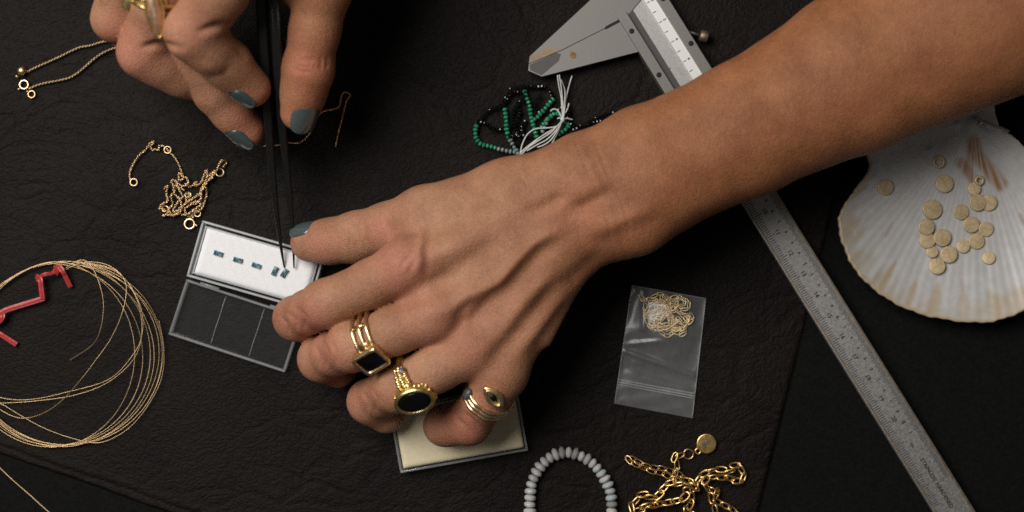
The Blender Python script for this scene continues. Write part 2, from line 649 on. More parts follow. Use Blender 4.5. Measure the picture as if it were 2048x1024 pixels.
def surface_nets(F, origin, h):
    s = F < 0
    nx, ny, nz = F.shape
    cnt = np.zeros((nx - 1, ny - 1, nz - 1), np.int8)
    corners = [(i, j, k) for i in (0, 1) for j in (0, 1) for k in (0, 1)]
    for (i, j, k) in corners:
        cnt += s[i:nx - 1 + i, j:ny - 1 + j, k:nz - 1 + k]
    idx = np.argwhere((cnt > 0) & (cnt < 8))
    vals = {c: F[idx[:, 0] + c[0], idx[:, 1] + c[1], idx[:, 2] + c[2]] for c in corners}
    acc = np.zeros((len(idx), 3)); num = np.zeros(len(idx))
    for a in corners:
        for ax in range(3):
            if a[ax] == 0:
                b = list(a); b[ax] = 1; b = tuple(b)
                fa, fb = vals[a], vals[b]
                m = (fa < 0) != (fb < 0)
                t = np.where(m, fa / np.where(m, fa - fb, 1), 0)
                pos = np.array(a, float)[None, :].repeat(len(idx), 0)
                pos[:, ax] = t
                acc += pos * m[:, None]; num += m
    V = (idx + acc / num[:, None]) * h + origin
    vid = np.full(cnt.shape, -1, np.int64)
    vid[idx[:, 0], idx[:, 1], idx[:, 2]] = np.arange(len(idx))
    Q = []
    for ax in range(3):
        sl0 = [slice(1, -1)] * 3; sl1 = [slice(1, -1)] * 3
        sl0[ax] = slice(0, -1); sl1[ax] = slice(1, None)
        A, B = s[tuple(sl0)], s[tuple(sl1)]
        e = np.argwhere(A != B)
        inside = A[e[:, 0], e[:, 1], e[:, 2]]
        off = np.ones(3, int); off[ax] = 0
        e = e + off
        u, v = (ax + 1) % 3, (ax + 2) % 3
        du = np.zeros(3, int); du[u] = 1
        dv = np.zeros(3, int); dv[v] = 1
        g = lambda c: vid[c[:, 0], c[:, 1], c[:, 2]]
        q = np.stack([g(e - du - dv), g(e - dv), g(e), g(e - du)], 1)
        q[~inside] = q[~inside][:, ::-1]
        Q.append(q)
    Q = np.concatenate(Q)
    return V, Q[(Q >= 0).all(1)]


def mesh_sdf(f, lo, hi, h, ratio=4):
    H0 = h * ratio
    n = np.ceil((hi - lo) / H0).astype(int) + 1
    g = np.stack(np.meshgrid(*[np.arange(k) for k in n], indexing='ij'), -1).reshape(-1, 3)
    C = f(g * H0 + lo + (ratio - 1) * h / 2).reshape(n).astype(np.float32)
    Fg = C.repeat(ratio, 0).repeat(ratio, 1).repeat(ratio, 2)
    m = np.abs(Fg) < H0 * 1.6
    pts = np.argwhere(m)
    Fg[m] = f(pts * h + lo)
    return surface_nets(Fg, lo, h)


def smooth_mesh(V, Q, it=3, lam=0.5):
    E = np.concatenate([Q[:, [0, 1]], Q[:, [1, 2]], Q[:, [2, 3]], Q[:, [3, 0]]])
    deg = np.bincount(E.ravel(), minlength=len(V)).astype(float)
    for i in range(it):
        A = np.zeros_like(V)
        for c in range(3):
            A[:, c] = np.bincount(E[:, 0], V[E[:, 1], c], len(V)) + np.bincount(E[:, 1], V[E[:, 0], c], len(V))
        A /= deg[:, None]
        V = V + (A - V) * (lam if i % 2 == 0 else -lam * 0.9)
    return V


def normals(V, Q):
    n = np.cross(V[Q[:, 2]] - V[Q[:, 0]], V[Q[:, 3]] - V[Q[:, 1]])
    N = np.zeros_like(V)
    for k in range(4):
        for c in range(3):
            N[:, c] += np.bincount(Q[:, k], n[:, c], len(V))
    return N / (np.linalg.norm(N, axis=1)[:, None] + 1e-12)


def vnoise(p, seed=0):
    """cheap smooth noise: a sum of rotated sines"""
    r = np.random.default_rng(seed)
    o = np.zeros(len(p))
    for _ in range(9):
        k = r.normal(size=3); k /= np.linalg.norm(k)
        o += np.sin(p @ k * r.uniform(.6, 1.6) + r.uniform(0, 6.28))
    return o / 4.0


def project_px(V):
    k = S * 1000 * (1 - V[:, 2] / (D * 1000))
    return np.stack([1024 + V[:, 0] / k, 512 - V[:, 1] / k], 1)


def poly_dist(q, pts):
    best = np.full(len(q), 1e9); par = np.zeros(len(q))
    pts = np.array([tuple(x)[:2] for x in catmull([Vector((a, b, 0)) for a, b in pts], 6)])
    for i, (a, b) in enumerate(zip(pts, pts[1:])):
        ab = b - a
        t = np.clip(((q - a) @ ab) / (ab @ ab + 1e-9), 0, 1)
        d = np.linalg.norm(q - (a + t[:, None] * ab), axis=1)
        m = d < best
        best[m] = d[m]; par[m] = (i + t[m]) / (len(pts) - 1)
    return best, par


def hand_mesh(name, sdf, lo, hi, relief, flush, tan, parent, label, pit=0.8):
    V, Q = mesh_sdf(sdf, np.array(lo, float), np.array(hi, float), pit)
    V = smooth_mesh(V, Q, 6)
    N = normals(V, Q)
    q = project_px(V)
    top = np.clip(N[:, 2] * 1.6 + 0.1, 0, 1)
    disp = np.zeros(len(V))
    for pts, amp, wid in relief:
        d, par = poly_dist(q, pts)
        fall = np.clip(np.minimum(par, 1 - par) / 0.38, 0, 1); fall = fall * fall * (3 - 2 * fall)
        amp = amp * (1.7 if abs(amp) < 0.4 else 1.22)
        disp += amp * np.exp(-(d / wid) ** 2) * fall
    disp += 0.10 * vnoise(V / 3.5, 3) + 0.24 * vnoise(V / 7.0, 4)
    V = V + N * (disp * top)[:, None]
    fl = np.zeros(len(V))
    for (x, y, r, a) in flush:
        fl += a * np.exp(-(((q - np.array([x, y])) ** 2).sum(1)) / r ** 2)
    fl = np.clip(1.45 * fl + 0.12 * vnoise(V / 6, 5), 0, 1)
    c = (V.min(0) + V.max(0)) / 2000.0
    me = bpy.data.meshes.new(name)
    me.from_pydata((V / 1000.0 - c).tolist(), [], Q.tolist())
    me.materials.append(M['skin'])
    me.shade_smooth()
    a = me.attributes.new('flush', 'FLOAT', 'POINT'); a.data.foreach_set('value', fl.astype(np.float32))
    tn = tan(q).astype(np.float32)
    a = me.attributes.new('tan', 'FLOAT', 'POINT'); a.data.foreach_set('value', tn)
    o = link_mesh(name, me, parent, Matrix.Translation(Vector(c)))
    if label: o['label'] = label
    return o


def nail(parent, c, n, l, width, length, radius, tip_round=1.0, label=None):
    # set the plate on the skin: follow the normal in from outside
    from mathutils.bvhtree import BVHTree
    off = rootloc(parent)
    key = parent.name
    if key not in BVH:
        BVH[key] = BVHTree.FromPolygons([v.co + off for v in parent.data.vertices], [tuple(q.vertices) for q in parent.data.polygons])
    l = Vector(l).normalized()
    n = Vector(n)
    n = (n - l * n.dot(l)).normalized()
    hit = BVH[key].ray_cast(c + n * 0.009, -n, 0.03)
    if hit[0] is not None:
        c = hit[0] + n * 0.00015
    n = (n + 0.14 * l).normalized()                     # the fingertip tapers, so the plate dips with it
    return nail_plate(parent, c + n * 0.00012, n, l, width, length, radius, tip_round, label)


BVH = {}


def nail_plate(parent, c, n, l, width, length, radius, tip_round=1.0, label=None):
    """curved nail plate: c centre (m), n outward normal, l direction to the fingertip; mm sizes"""
    n = Vector(n).normalized()
    l = (Vector(l) - n * Vector(l).dot(n)).normalized()
    s = n.cross(l).normalized()
    nu, nv = 11, 12
    V, F = [], []
    for lay in (0, 1):
        for j in range(nv):
            v = j / (nv - 1) * 2 - 1
            for i in range(nu):
                u = i / (nu - 1) * 2 - 1
                # squoval outline: round base, softly rounded free edge
                w = (max(0, 1 - abs(min(0, v + .25) / .75) ** 2.6)) ** 0.5 if v < -.25 else \
                    (1 - 0.22 * tip_round * ((v + .25) / 1.25) ** 3)
                x = u * w * width / 2
                y = v * length / 2 + (-0.10 * length * tip_round * u * u if v > 0 else 0) * max(0, v)
                z = -(radius - math.sqrt(max(0.01, radius ** 2 - x * x))) - 0.045 * y * abs(y) / (length / 2) * 0.5 - y * y * 0.012
                z += 0.38 if lay == 0 else -0.5
                if lay == 0 and (abs(u) > .99 or abs(v) > .99):
                    z -= 0.30
                V.append(c + (s * x + l * y + n * z) * 0.001)
    k = nu * nv
    for j in range(nv - 1):
        for i in range(nu - 1):
            a = j * nu + i
            F.append((a, a + 1, a + nu + 1, a + nu))
            F.append((k + a, k + a + nu, k + a + nu + 1, k + a + 1))
    rim = [i for i in range(nu)] + [j * nu + nu - 1 for j in range(1, nv)] + \
          [(nv - 1) * nu + i for i in range(nu - 2, -1, -1)] + [j * nu for j in range(nv - 2, 0, -1)]
    for a, b in zip(rim, rim[1:] + rim[:1]):
        F.append((b, a, k + a, k + b))
    return build('fingernail', V, F, M['polish'], parent, label=label)


person = empty('person', P(1300, 300, 0),
               'person wearing gold rings, one bare forearm reaching in, hands holding tweezers and box', 'person')

# --- the hand that steadies the box (with its forearm)
FO = [(H(1197, 391, 45), 24.4, 16.2), (H(1301, 343, 45), 24.3, 17.4), (H(1487, 260, 45), 24.5, 19.5),
      (H(1706, 147, 46), 29.7, 23.0), (H(2060, -33, 52), 38.0, 29.0), (H(2300, -158, 56), 39.5, 31)]
PALM = [(H(1197, 391, 45), 22.5, 15.5), (H(1078, 459, 45), 24.5, 12.5), (H(975, 570, 43), 32.5, 9.0)]
LJ = dict(
    index=[(H(815, 535, 44), 10.4), (H(745, 566, 44), 9.0), (H(650, 608, 38.5), 9.1), (H(617, 624, 29), 8.3), (H(592, 637, 20), 8.6), (H(604, 650, 12), 7.0)],
    middle=[(H(872, 628, 45), 10.4), (H(790, 660, 45), 9.0), (H(702, 694, 40), 9.3), (H(670, 706, 30), 8.5), (H(643, 717, 20), 8.9), (H(677, 739, 10.5), 7.4)],
    ring=[(H(945, 700, 43), 10.1), (H(870, 738, 43), 8.8), (H(792, 777, 38), 9.0), (H(765, 790, 28.5), 8.2), (H(740, 803, 20), 8.6), (H(772, 829, 14.5), 7.6)],
    pinky=[(H(1000, 748, 40), 9.6), (H(975, 795, 36), 8.4), (H(938, 843, 24), 8.6), (H(897, 850, 17.5), 7.8), (H(885, 852, 16), 7.6)],
    thumb=[(H(1015, 396, 42), 13.2), (H(850, 434, 33), 11.2), (H(775, 458, 26), 9.4), (H(715, 475, 20), 9.4), (H(660, 483, 15), 8.2), (H(620, 485, 12), 7.4)],
)


def sdf_left(p):
    d = smin(etube(p, FO), etube(p, PALM), 6)
    d = smin(d, cone(p, H(1098, 492, 40), H(1002, 735, 38), 11.0, 9.2), 6)          # ulnar edge of the hand
    for a, b, ra, rb in ((H(1090, 415, 49), H(815, 535, 45), 9.6, 9.4), (H(1110, 450, 49), H(872, 628, 45.5), 9.6, 9.2),
                         (H(1125, 480, 48), H(945, 700, 43.5), 9.4, 8.8), (H(1112, 496, 45), H(1000, 748, 41), 8.6, 8.8)):
        d = smin(d, cone(p, a, b, ra, rb), 4.2)
    d = smin(d, cone(p, H(1150, 356, 45), H(1015, 396, 42), 13.0, 13.2), 6)           # base of the thumb
    th = finger(p, LJ['thumb'], 4)
    d = smin(d, th, 7)
    d = smin(d, cone(p, H(930, 450, 34), H(860, 490, 34), 11, 9), 9)                 # web
    d = smin(d, ell(p, H(1272, 458, 49), np.eye(3), (11, 9, 9)), 7)                   # ulna head
    for c, r in ((H(812, 530, 46.5), 9.8), (H(868, 622, 47.5), 9.8), (H(942, 694, 45), 9.3), (H(1000, 742, 41.5), 8.6)):
        d = smin(d, np.linalg.norm(p - c, axis=1) - r, 4.5)                          # knuckles
    out = d
    for k in ('index', 'middle', 'ring', 'pinky'):
        out = smin(out, smin(d, finger(p, LJ[k], 4.0 if k == 'pinky' else 3.0), 4.5), 0.8)
    return out


relief_left = [
    ([(1150, 455), (1108, 466), (1067, 487), (1026, 530), (998, 560), (957, 582), (895, 612)], 1.75, 12),      # raised vein / tendon
    ([(1160, 478), (1115, 488), (1078, 515), (1038, 556), (1008, 588), (960, 612), (900, 640)], -1.05, 17),
    ([(850, 440), (845, 468), (838, 505), (832, 560)], 0.95, 8), ([(868, 440), (862, 480), (856, 520), (850, 570)], -0.65, 9),
    ([(985, 570), (940, 590), (900, 618), (860, 640)], 0.6, 12), ([(985, 575), (950, 610), (935, 640), (930, 690)], 0.6, 11),
    ([(975, 600), (935, 618), (918, 640), (905, 680)], -0.5, 12),
    ([(1130, 525), (1085, 565), (1040, 615), (1000, 668), (945, 720)], 1.0, 14), ([(1140, 545), (1100, 585), (1055, 640), (1015, 690), (965, 735)], -0.8, 15),
    ([(1150, 565), (1110, 610), (1065, 670), (1020, 725)], 0.7, 12), ([(1155, 590), (1115, 640), (1075, 695), (1045, 745)], -0.5, 13),
    ([(1090, 520), (1045, 575), (1000, 620), (940, 665)], -0.3, 12),
    ([(770, 620), (830, 600), (890, 575), (970, 525)], -1.1, 20),
    ([(980, 460), (910, 495), (850, 518), (790, 540)], 0.8, 17),
    ([(1020, 420), (950, 430), (880, 455), (800, 480)], -0.8, 22),
    ([(1120, 420), (1162, 415), (1195, 398), (1250, 368)], -2.1, 17),
    ([(1030, 440), (1085, 415), (1115, 399), (1150, 385)], -1.2, 14),
    ([(1160, 470), (1240, 440), (1330, 405)], 1.6, 20),
    ([(1120, 580), (1165, 540), (1215, 500)], -0.8, 16),
    ([(690, 760), (735, 770), (760, 745), (790, 720)], -0.5, 8),
    ([(860, 800), (900, 820), (925, 800)], -0.6, 9),
    ([(830, 505), (812, 520), (800, 545)], -0.3, 4), ([(845, 510), (825, 530), (812, 556)], -0.3, 4),
    ([(760, 435), (775, 455), (778, 480)], -0.25, 7),
    ([(690, 440), (700, 470), (698, 505)], -0.22, 4), ([(705, 435), (716, 468), (712, 510)], -0.22, 4),
    ([(722, 435), (732, 468), (728, 508)], -0.22, 4),
    ([(585, 610), (610, 635), (605, 668)], -0.3, 5), ([(570, 620), (590, 642), (590, 668)], -0.3, 5),
    ([(640, 675), (655, 705), (650, 740)], -0.35, 4), ([(622, 680), (638, 712), (636, 745)], -0.35, 4), ([(655, 670), (672, 705), (668, 742)], -0.3, 4),
    ([(730, 765), (752, 795), (748, 830)], -0.35, 4), ([(715, 770), (734, 800), (732, 832)], -0.35, 4), ([(920, 818), (945, 840), (962, 862)], -0.35, 4), ([(905, 830), (930, 852), (945, 875)], -0.35, 4),
    ([(555, 628), (575, 650), (578, 672)], -0.3, 4),
]
for i, off in enumerate((-34, -22, -12, -3, 9, 22, 38, 47, 60)):
    relief_left.append(([(1118 + off * 1.1, 265), (1148 + off, 330), (1186 + off, 415), (1205 + off, 500)], -0.20 - 0.09 * (i % 3), 3.0 + (i % 2) * 1.5))
flush_left = [(800, 545, 60, .35), (880, 640, 60, .30), (945, 715, 45, .28), (600, 640, 45, .55), (650, 715, 45, .45), (760, 460, 25, .45),
              (735, 800, 45, .35), (925, 845, 50, .45), (640, 500, 40, .4), (1130, 430, 80, .15)]
left = hand_mesh('hand', sdf_left, (-105, -95, -1), (262, 160, 106), relief_left, flush_left,
                 lambda q: np.clip((q[:, 0] - 850) / 500, 0, 1), person,
                 'outstretched forearm and ringed hand pressing fingers around the gem box', 0.85)
def bone(a, b, t):
    a, b = Vector(a[0]) / 1000, Vector(b[0]) / 1000
    return a.lerp(b, t), (b - a).normalized()


c_, l_ = bone(LJ['thumb'][-2], LJ['thumb'][-1], 1.12)
nail(left, c_, (-0.10, 0.82, 0.57), l_, 9.5, 11.5, 8.5)

# --- the hand that holds the tweezers
RJ = dict(
    index=[(H(480, -120, 80), 11.5), (H(438, -20, 79), 10.2), (H(387, 66, 71), 10.0), (H(418, 97, 66), 8.8), (H(453, 127, 58), 8.8), (H(502, 175, 50), 7.5)],
    middle=[(H(390, -110, 70), 11), (H(388, 88, 50), 8.8), (H(408, 138, 45), 7.8), (H(431, 184, 40), 8.1), (H(462, 224, 35), 7.3), (H(495, 260, 30), 6.9)],
    ring=[(H(345, -120, 70), 10.8), (H(318, 10, 62), 9.6), (H(289, 104, 51), 9.5), (H(325, 127, 47), 8.8), (H(362, 147, 42), 8.4), (H(405, 170, 33), 7.2)],
    pinky=[(H(255, -100, 60), 9.6), (H(231, 38, 47), 8.4), (H(262, 66, 26), 7.4), (H(300, 62, 16), 6.6)],
    thumb=[(H(668, -170, 74), 14), (H(645, -30, 60), 11.0), (H(630, 60, 55), 9.0), (H(616, 140, 50), 9.3), (H(607, 184, 46.5), 8.2), (H(599, 224, 43), 7.3)],
)


def sdf_right(p):
    d = etube(p, [(H(600, -520, 78), 27, 20), (H(540, -330, 80), 36, 17), (H(430, -160, 74), 38, 13)])
    d = smin(d, cone(p, H(560, -350, 74), H(668, -170, 72), 18, 13), 8)
    d = smin(d, cone(p, H(480, -110, 66), H(585, -45, 54), 10, 9), 8)
    d = smin(d, cone(p, H(585, -45, 54), H(655, -120, 62), 9, 10), 6)
    out = d
    for k in ('index', 'middle', 'ring', 'pinky', 'thumb'):
        out = smin(out, smin(d, finger(p, RJ[k], 3.5), 4.5), 0.7)
    return out


relief_right = [
    ([(385, 68), (430, 54), (460, 55), (510, 70)], -1.7, 8), ([(410, 155), (440, 150), (465, 132)], -0.35, 7),
    ([(275, 98), (305, 90), (328, 90), (375, 100)], -1.5, 7),
    ([(580, 140), (605, 143), (640, 146)], -0.25, 3.5), ([(582, 132), (610, 134), (645, 135)], -0.2, 3.5), ([(590, 118), (615, 120), (650, 121)], -0.2, 3.5),
    ([(640, 110), (643, 125), (640, 145)], -0.25, 4), ([(652, 110), (655, 125), (650, 145)], -0.25, 4),
    ([(470, 100), (485, 110), (495, 120)], -0.3, 6), ([(400, 120), (430, 140), (450, 155)], 0.4, 9),
]
flush_right = [(385, 70, 55, .3), (270, 110, 50, .4), (500, 200, 40, .35), (615, 135, 45, .4), (500, 270, 40, .35), (590, 240, 30, .4), (225, 60, 40, .3)]
right = hand_mesh('hand', sdf_right, (-185, 40, 4), (-52, 220, 110), relief_right, flush_right,
                  lambda q: np.clip((q[:, 0] - 420) / 300, 0, 0.6), person,
                  'hand gripping black tweezers between thumb and fingertips', 0.85)
c_, l_ = bone(RJ['thumb'][-2], RJ['thumb'][-1], 0.98)
nail(right, c_, (0.50, 0.0, 0.86), l_, 10.8, 14.0, 8.2)
c_, l_ = bone(RJ['index'][-2], RJ['index'][-1], 0.92)
nail(right, c_, (-0.52, -0.52, 0.68), l_, 8.8, 12.0, 8.0)
c_, l_ = bone(RJ['middle'][-2], RJ['middle'][-1], 0.96)
nail(right, c_, (-0.54, -0.50, 0.68), l_, 9.2, 13.0, 7.8)



# ------------------------------------------------------------------ rings worn on the fingers
def ring_frame(a, b, t, roll):
    """a, b joints (mm arrays): centre, finger axis, direction of the bezel, sideways"""
    a, b = Vector(a) / 1000, Vector(b) / 1000
    c = a.lerp(b, t)
    ax = (b - a).normalized()
    up = (Vector((0, 0, 1)) - ax * ax.z).normalized()
    sd = ax.cross(up).normalized()
    if sd.y > 0:
        sd = -sd                      # towards the near edge of the table
    n = (up * math.cos(roll) + sd * math.sin(roll)).normalized()
    return c, ax, n, n.cross(ax).normalized()


def hoop(c, ax, n, R, r, flat=1.0, off=0.0, wob=0.0, seg=48):
    s = n.cross(ax)
    pts = []
    for i in range(seg):
        a = 2 * math.pi * i / seg
        rr = R + wob * math.sin(a * 5 + 1) * 0.4
        pts.append(c + ax * (off + wob * math.sin(a * 3)) + (n * math.cos(a) + s * math.sin(a)) * rr)
    V, F = [], []
    for i in range(seg):
        a = 2 * math.pi * i / seg
        rad = n * math.cos(a) + s * math.sin(a)
        rr = r * (1 + (0.22 * math.sin(a * 9) if wob else 0))
        for k in range(8):
            b = 2 * math.pi * k / 8
            V.append(pts[i] + rad * (math.cos(b) * rr * flat) + ax * (math.sin(b) * rr))
    for i in range(seg):
        for k in range(8):
            F.append((i * 8 + k, i * 8 + (k + 1) % 8, ((i + 1) % seg) * 8 + (k + 1) % 8, ((i + 1) % seg) * 8 + k))
    return V, F


def dome(c, n, u, ru, rv, hgt, rings=6, seg=28, power=2.0, flat_top=0.0):
    """cabochon / facetless stone on an elliptic or super-elliptic base"""
    n = n.normalized(); u = (u - n * u.dot(n)).normalized(); v = n.cross(u)
    V, F = [], []
    prof = []
    for j in range(rings + 1):
        a = j / rings * math.pi / 2
        k = math.cos(a); z = math.sin(a) ** (1.0 if not flat_top else 0.6)
        if flat_top:
            k = flat_top + (1 - flat_top) * k
        prof.append((k, z))
    prof = [(1.0, -0.8)] + prof
    for k, z in prof:
        for i in range(seg):
            a = 2 * math.pi * i / seg
            ca, sa = math.cos(a), math.sin(a)
            x = math.copysign(abs(ca) ** (2 / power), ca) * ru * k
            y = math.copysign(abs(sa) ** (2 / power), sa) * rv * k
            V.append(c + u * x + v * y + n * (z * hgt))
    m = len(prof)
    for j in range(m - 1):
        for i in range(seg):
            F.append((j * seg + i, j * seg + (i + 1) % seg, (j + 1) * seg + (i + 1) % seg, (j + 1) * seg + i))
    F.append(tuple((m - 1) * seg + i for i in range(seg)))
    F.append(tuple(range(seg))[::-1])
    return V, F


def collar(c, n, u, ru, rv, wall, z0, z1, seg=40, power=2.0):
    """raised rim around a stone"""
    n = n.normalized(); u = (u - n * u.dot(n)).normalized(); v = n.cross(u)
    sec = [(wall, z0), (wall, z1 - .2 * wall), (wall * .75, z1), (wall * .2, z1), (0, z1 - .3 * wall), (0, z0)]
    V, F = [], []
    for i in range(seg):
        a = 2 * math.pi * i / seg
        ca, sa = math.cos(a), math.sin(a)
        ex = math.copysign(abs(ca) ** (2 / power), ca); ey = math.copysign(abs(sa) ** (2 / power), sa)
        for (o, z) in sec:
            V.append(c + u * (ex * (ru + o)) + v * (ey * (rv + o)) + n * z)
    m = len(sec)
    for i in range(seg):
        for k in range(m):
            F.append((i * m + k, i * m + (k + 1) % m, ((i + 1) % seg) * m + (k + 1) % m, ((i + 1) % seg) * m + k))
    return V, F


def signet_rect():
    c, ax, n, s = ring_frame(LJ['middle'][1][0], LJ['middle'][2][0], 0.52, math.radians(40))
    R = 0.0102
    root = empty('ring', c - Vector((0, 0, R)), 'gold triple-band ring with a square black stone on the middle finger', 'ring', 'gold rings on the fingers')
    for off in (-0.0030, 0.0, 0.0030):
        b = MB().add(*hoop(c, ax, n, R, 0.00075, 0.9, off, 0.00018))
        b.build('band', M['gold'], root)
    for k in (0.62, -0.62, 1.35, -1.35):
        d = (n * math.cos(k) + s * math.sin(k))
        MB().add(*boxm(c + d * R, ax, d, ax.cross(d), 0.0068, 0.0011, 0.0013)).build('cross_bar', M['gold'], root)
    t = c + n * (R + 0.0006)
    u = (ax * 0.95 + s * 0.18).normalized()
    bz = MB().add(*collar(t, n, u, 0.0046, 0.0040, 0.0013, -0.0016, 0.0019, 48, 7)).build('bezel', M['gold'], root)
    MB().add(*dome(t, n, u, 0.0047, 0.0041, 0.0013, 4, 40, 7, 0.9)).build('stone', M['onyx'], root)


signet_rect()


def signet_oval():
    c, ax, n, s = ring_frame(LJ['ring'][1][0], LJ['ring'][2][0], 0.55, math.radians(38))
    R = 0.0098
    root = empty('ring', c - Vector((0, 0, R)), 'chunky granulated gold ring with large oval black stone on the ring finger', 'ring', 'gold rings on the fingers')
    MB().add(*hoop(c, ax, n, R, 0.0016, 0.75, 0, 0.0003)).build('band', M['gold_bright'], root)
    t = c + n * (R + 0.0010)
    u = (ax * 0.96 - s * 0.20).normalized()
    MB().add(*collar(t, n, u, 0.0062, 0.0050, 0.0016, -0.0026, 0.0016, 48)).build('bezel', M['gold_bright'], root)
    MB().add(*dome(t, n, u, 0.0063, 0.0051, 0.0018, 6, 40, 2, 0.75)).build('stone', M['onyx'], root)
    sv, sf = sphere_data(10, 7)
    sme = make_data('gold_grain', [v * 0.0009 for v in sv], sf, M['gold_bright'])
    v2 = n.cross(u)
    for i in range(30):                                   # grains around the bezel and down both shoulders
        a = 2 * math.pi * i / 30 + random.uniform(-.1, .1)
        p = t + u * (math.cos(a) * 0.0076 * random.uniform(.94, 1.05)) + v2 * (math.sin(a) * 0.0064 * random.uniform(.94, 1.05)) - n * (0.0004 + 0.0016 * random.random())
        link_mesh('gold_grain', sme, root, Matrix.Translation(p) @ Matrix.Scale(random.uniform(.55, 1.5), 4))
    for sg in (-1, 1):
        for k in range(9):
            a = sg * (0.62 + 0.085 * k)
            for o in (-1, 0, 1):
                d = n * math.cos(a) + s * math.sin(a)
                p = c + d * (R + 0.0007 + (0.0006 if o == 0 else 0)) + ax * (o * (0.0022 - 0.0001 * k) + random.uniform(-.0002, .0002))
                link_mesh('gold_grain', sme, root, Matrix.Translation(p) @ Matrix.Scale(random.uniform(.7, 1.35), 4))
    d = n * math.cos(1.18) - s * math.sin(1.18)
    up_side = d if d.y > 0 else (n * math.cos(1.18) + s * math.sin(1.18))
    MB().add(*dome(c + up_side * (R + 0.001) - ax * 0.0005, up_side, ax, 0.0022, 0.0018, 0.0012)).build('side_stone', M['grey_stone'], root)


signet_oval()


def eye_ring():
    a, b = LJ['pinky'][1][0], LJ['pinky'][2][0]
    c, ax, n, s = ring_frame(a, b, -0.15, math.radians(12))
    R = 0.0093
    root = empty('ring', c - Vector((0, 0, R)), 'slim double-band gold ring with eye-shaped setting on the little finger', 'ring', 'gold rings on the fingers')
    for off in (-0.0004, 0.0019, 0.0040):
        MB().add(*hoop(c, ax, n, R - off * 0.05, 0.00088, 0.9, off, 0.00012)).build('band', M['gold'], root)
    side = s if s.x > 0 else -s
    r0, r1 = P(988, 791, 100), P(988, 791, 0)
    hit = BVH[left.name].ray_cast(r0, (r1 - r0).normalized(), 0.15)      # the eye sits on the skin beside the bands
    d = (hit[1] * (1 if hit[1].z > 0 else -1) + Vector((0, 0, 0.8))).normalized()
    t = hit[0] + d * 0.0010
    u = Vector((0.62, -0.75, 0)).normalized()
    MB().add(*dome(t, d, u, 0.0054, 0.0033, 0.0012, 5, 28, 1.5, 0.8)).build('setting', M['gold'], root)
    MB().add(*collar(t, d, u, 0.0034, 0.0018, 0.0007, 0.0, 0.0020, 28, 1.5)).build('bezel', M['gold'], root)
    MB().add(*dome(t + d * 0.0010, d, u, 0.0020, 0.0013, 0.0010, 5, 20, 1.6)).build('stone', M['onyx'], root)
    e = (n * math.cos(1.05) - side * math.sin(1.05))
    MB().add(*dome(c + e * (R + 0.0006) + ax * 0.0006, e, ax, 0.0028, 0.0020, 0.0013)).build('side_stone', M['grey_stone'], root)


eye_ring()


def marquise_ring():
    c = P(322, 4, 63); R = 0.0104
    ax = (P(318, 10, 62) - P(345, -120, 70)).normalized()
    up = (Vector((0, 0, 1)) - ax * ax.z).normalized()
    root = empty('ring', c - Vector((0, 0, R)), 'gold ring with crossed bars and long rosy marquise on the tweezer hand', 'ring', 'gold rings on the fingers')
    MB().add(*hoop(c, ax, up, R, 0.0010, 0.9, -0.0012)).build('band', M['gold_bright'], root)
    MB().add(*hoop(c, ax, up, R, 0.0009, 0.9, 0.0014)).build('band', M['gold_bright'], root)
    b0, b1 = P(250, 17, 67), P(268, -24, 70)
    d = (b1 - b0).normalized()
    MB().add(*boxm((b0 + b1) / 2, d, d.cross(up).normalized(), up, (b1 - b0).length, 0.0030, 0.0018)).build('cross_bar', M['gold_bright'], root)
    bevel(root.children[-1], 0.0004)
    b0, b1 = P(266, -6, 70), P(302, 6, 73)
    MB().add(*tube([b0, (b0 + b1) / 2 + Vector((0, 0, .0006)), b1], 0.0011, 8)).build('cross_bar', M['gold_bright'], root)
    b0, b1 = P(329, -25, 73), P(331, 24, 72)
    MB().add(*tube([b0, (b0 + b1) / 2, b1], 0.0009, 8)).build('cross_bar', M['gold_bright'], root)
    t, e = P(309, 20, 76.0), P(319, 70, 72.5)
    u = (e - t).normalized()
    n = (Vector((0.10, 0, 1)) - u * u.z).normalized()
    MB().add(*dome(t, n, u, 0.0100, 0.0026, 0.0022, 6, 32, 1.55)).build('stone', M['pink'], root)
    MB().add(*collar(t, n, u, 0.0096, 0.0025, 0.0010, -0.0016, 0.0012, 40, 1.55)).build('bezel', M['gold_bright'], root)


M['pink'] = metal('rosy_gold', (0.55, 0.33, 0.20), (0.78, 0.52, 0.33), 0.40, 0.5, 500, 0.85)
marquise_ring()


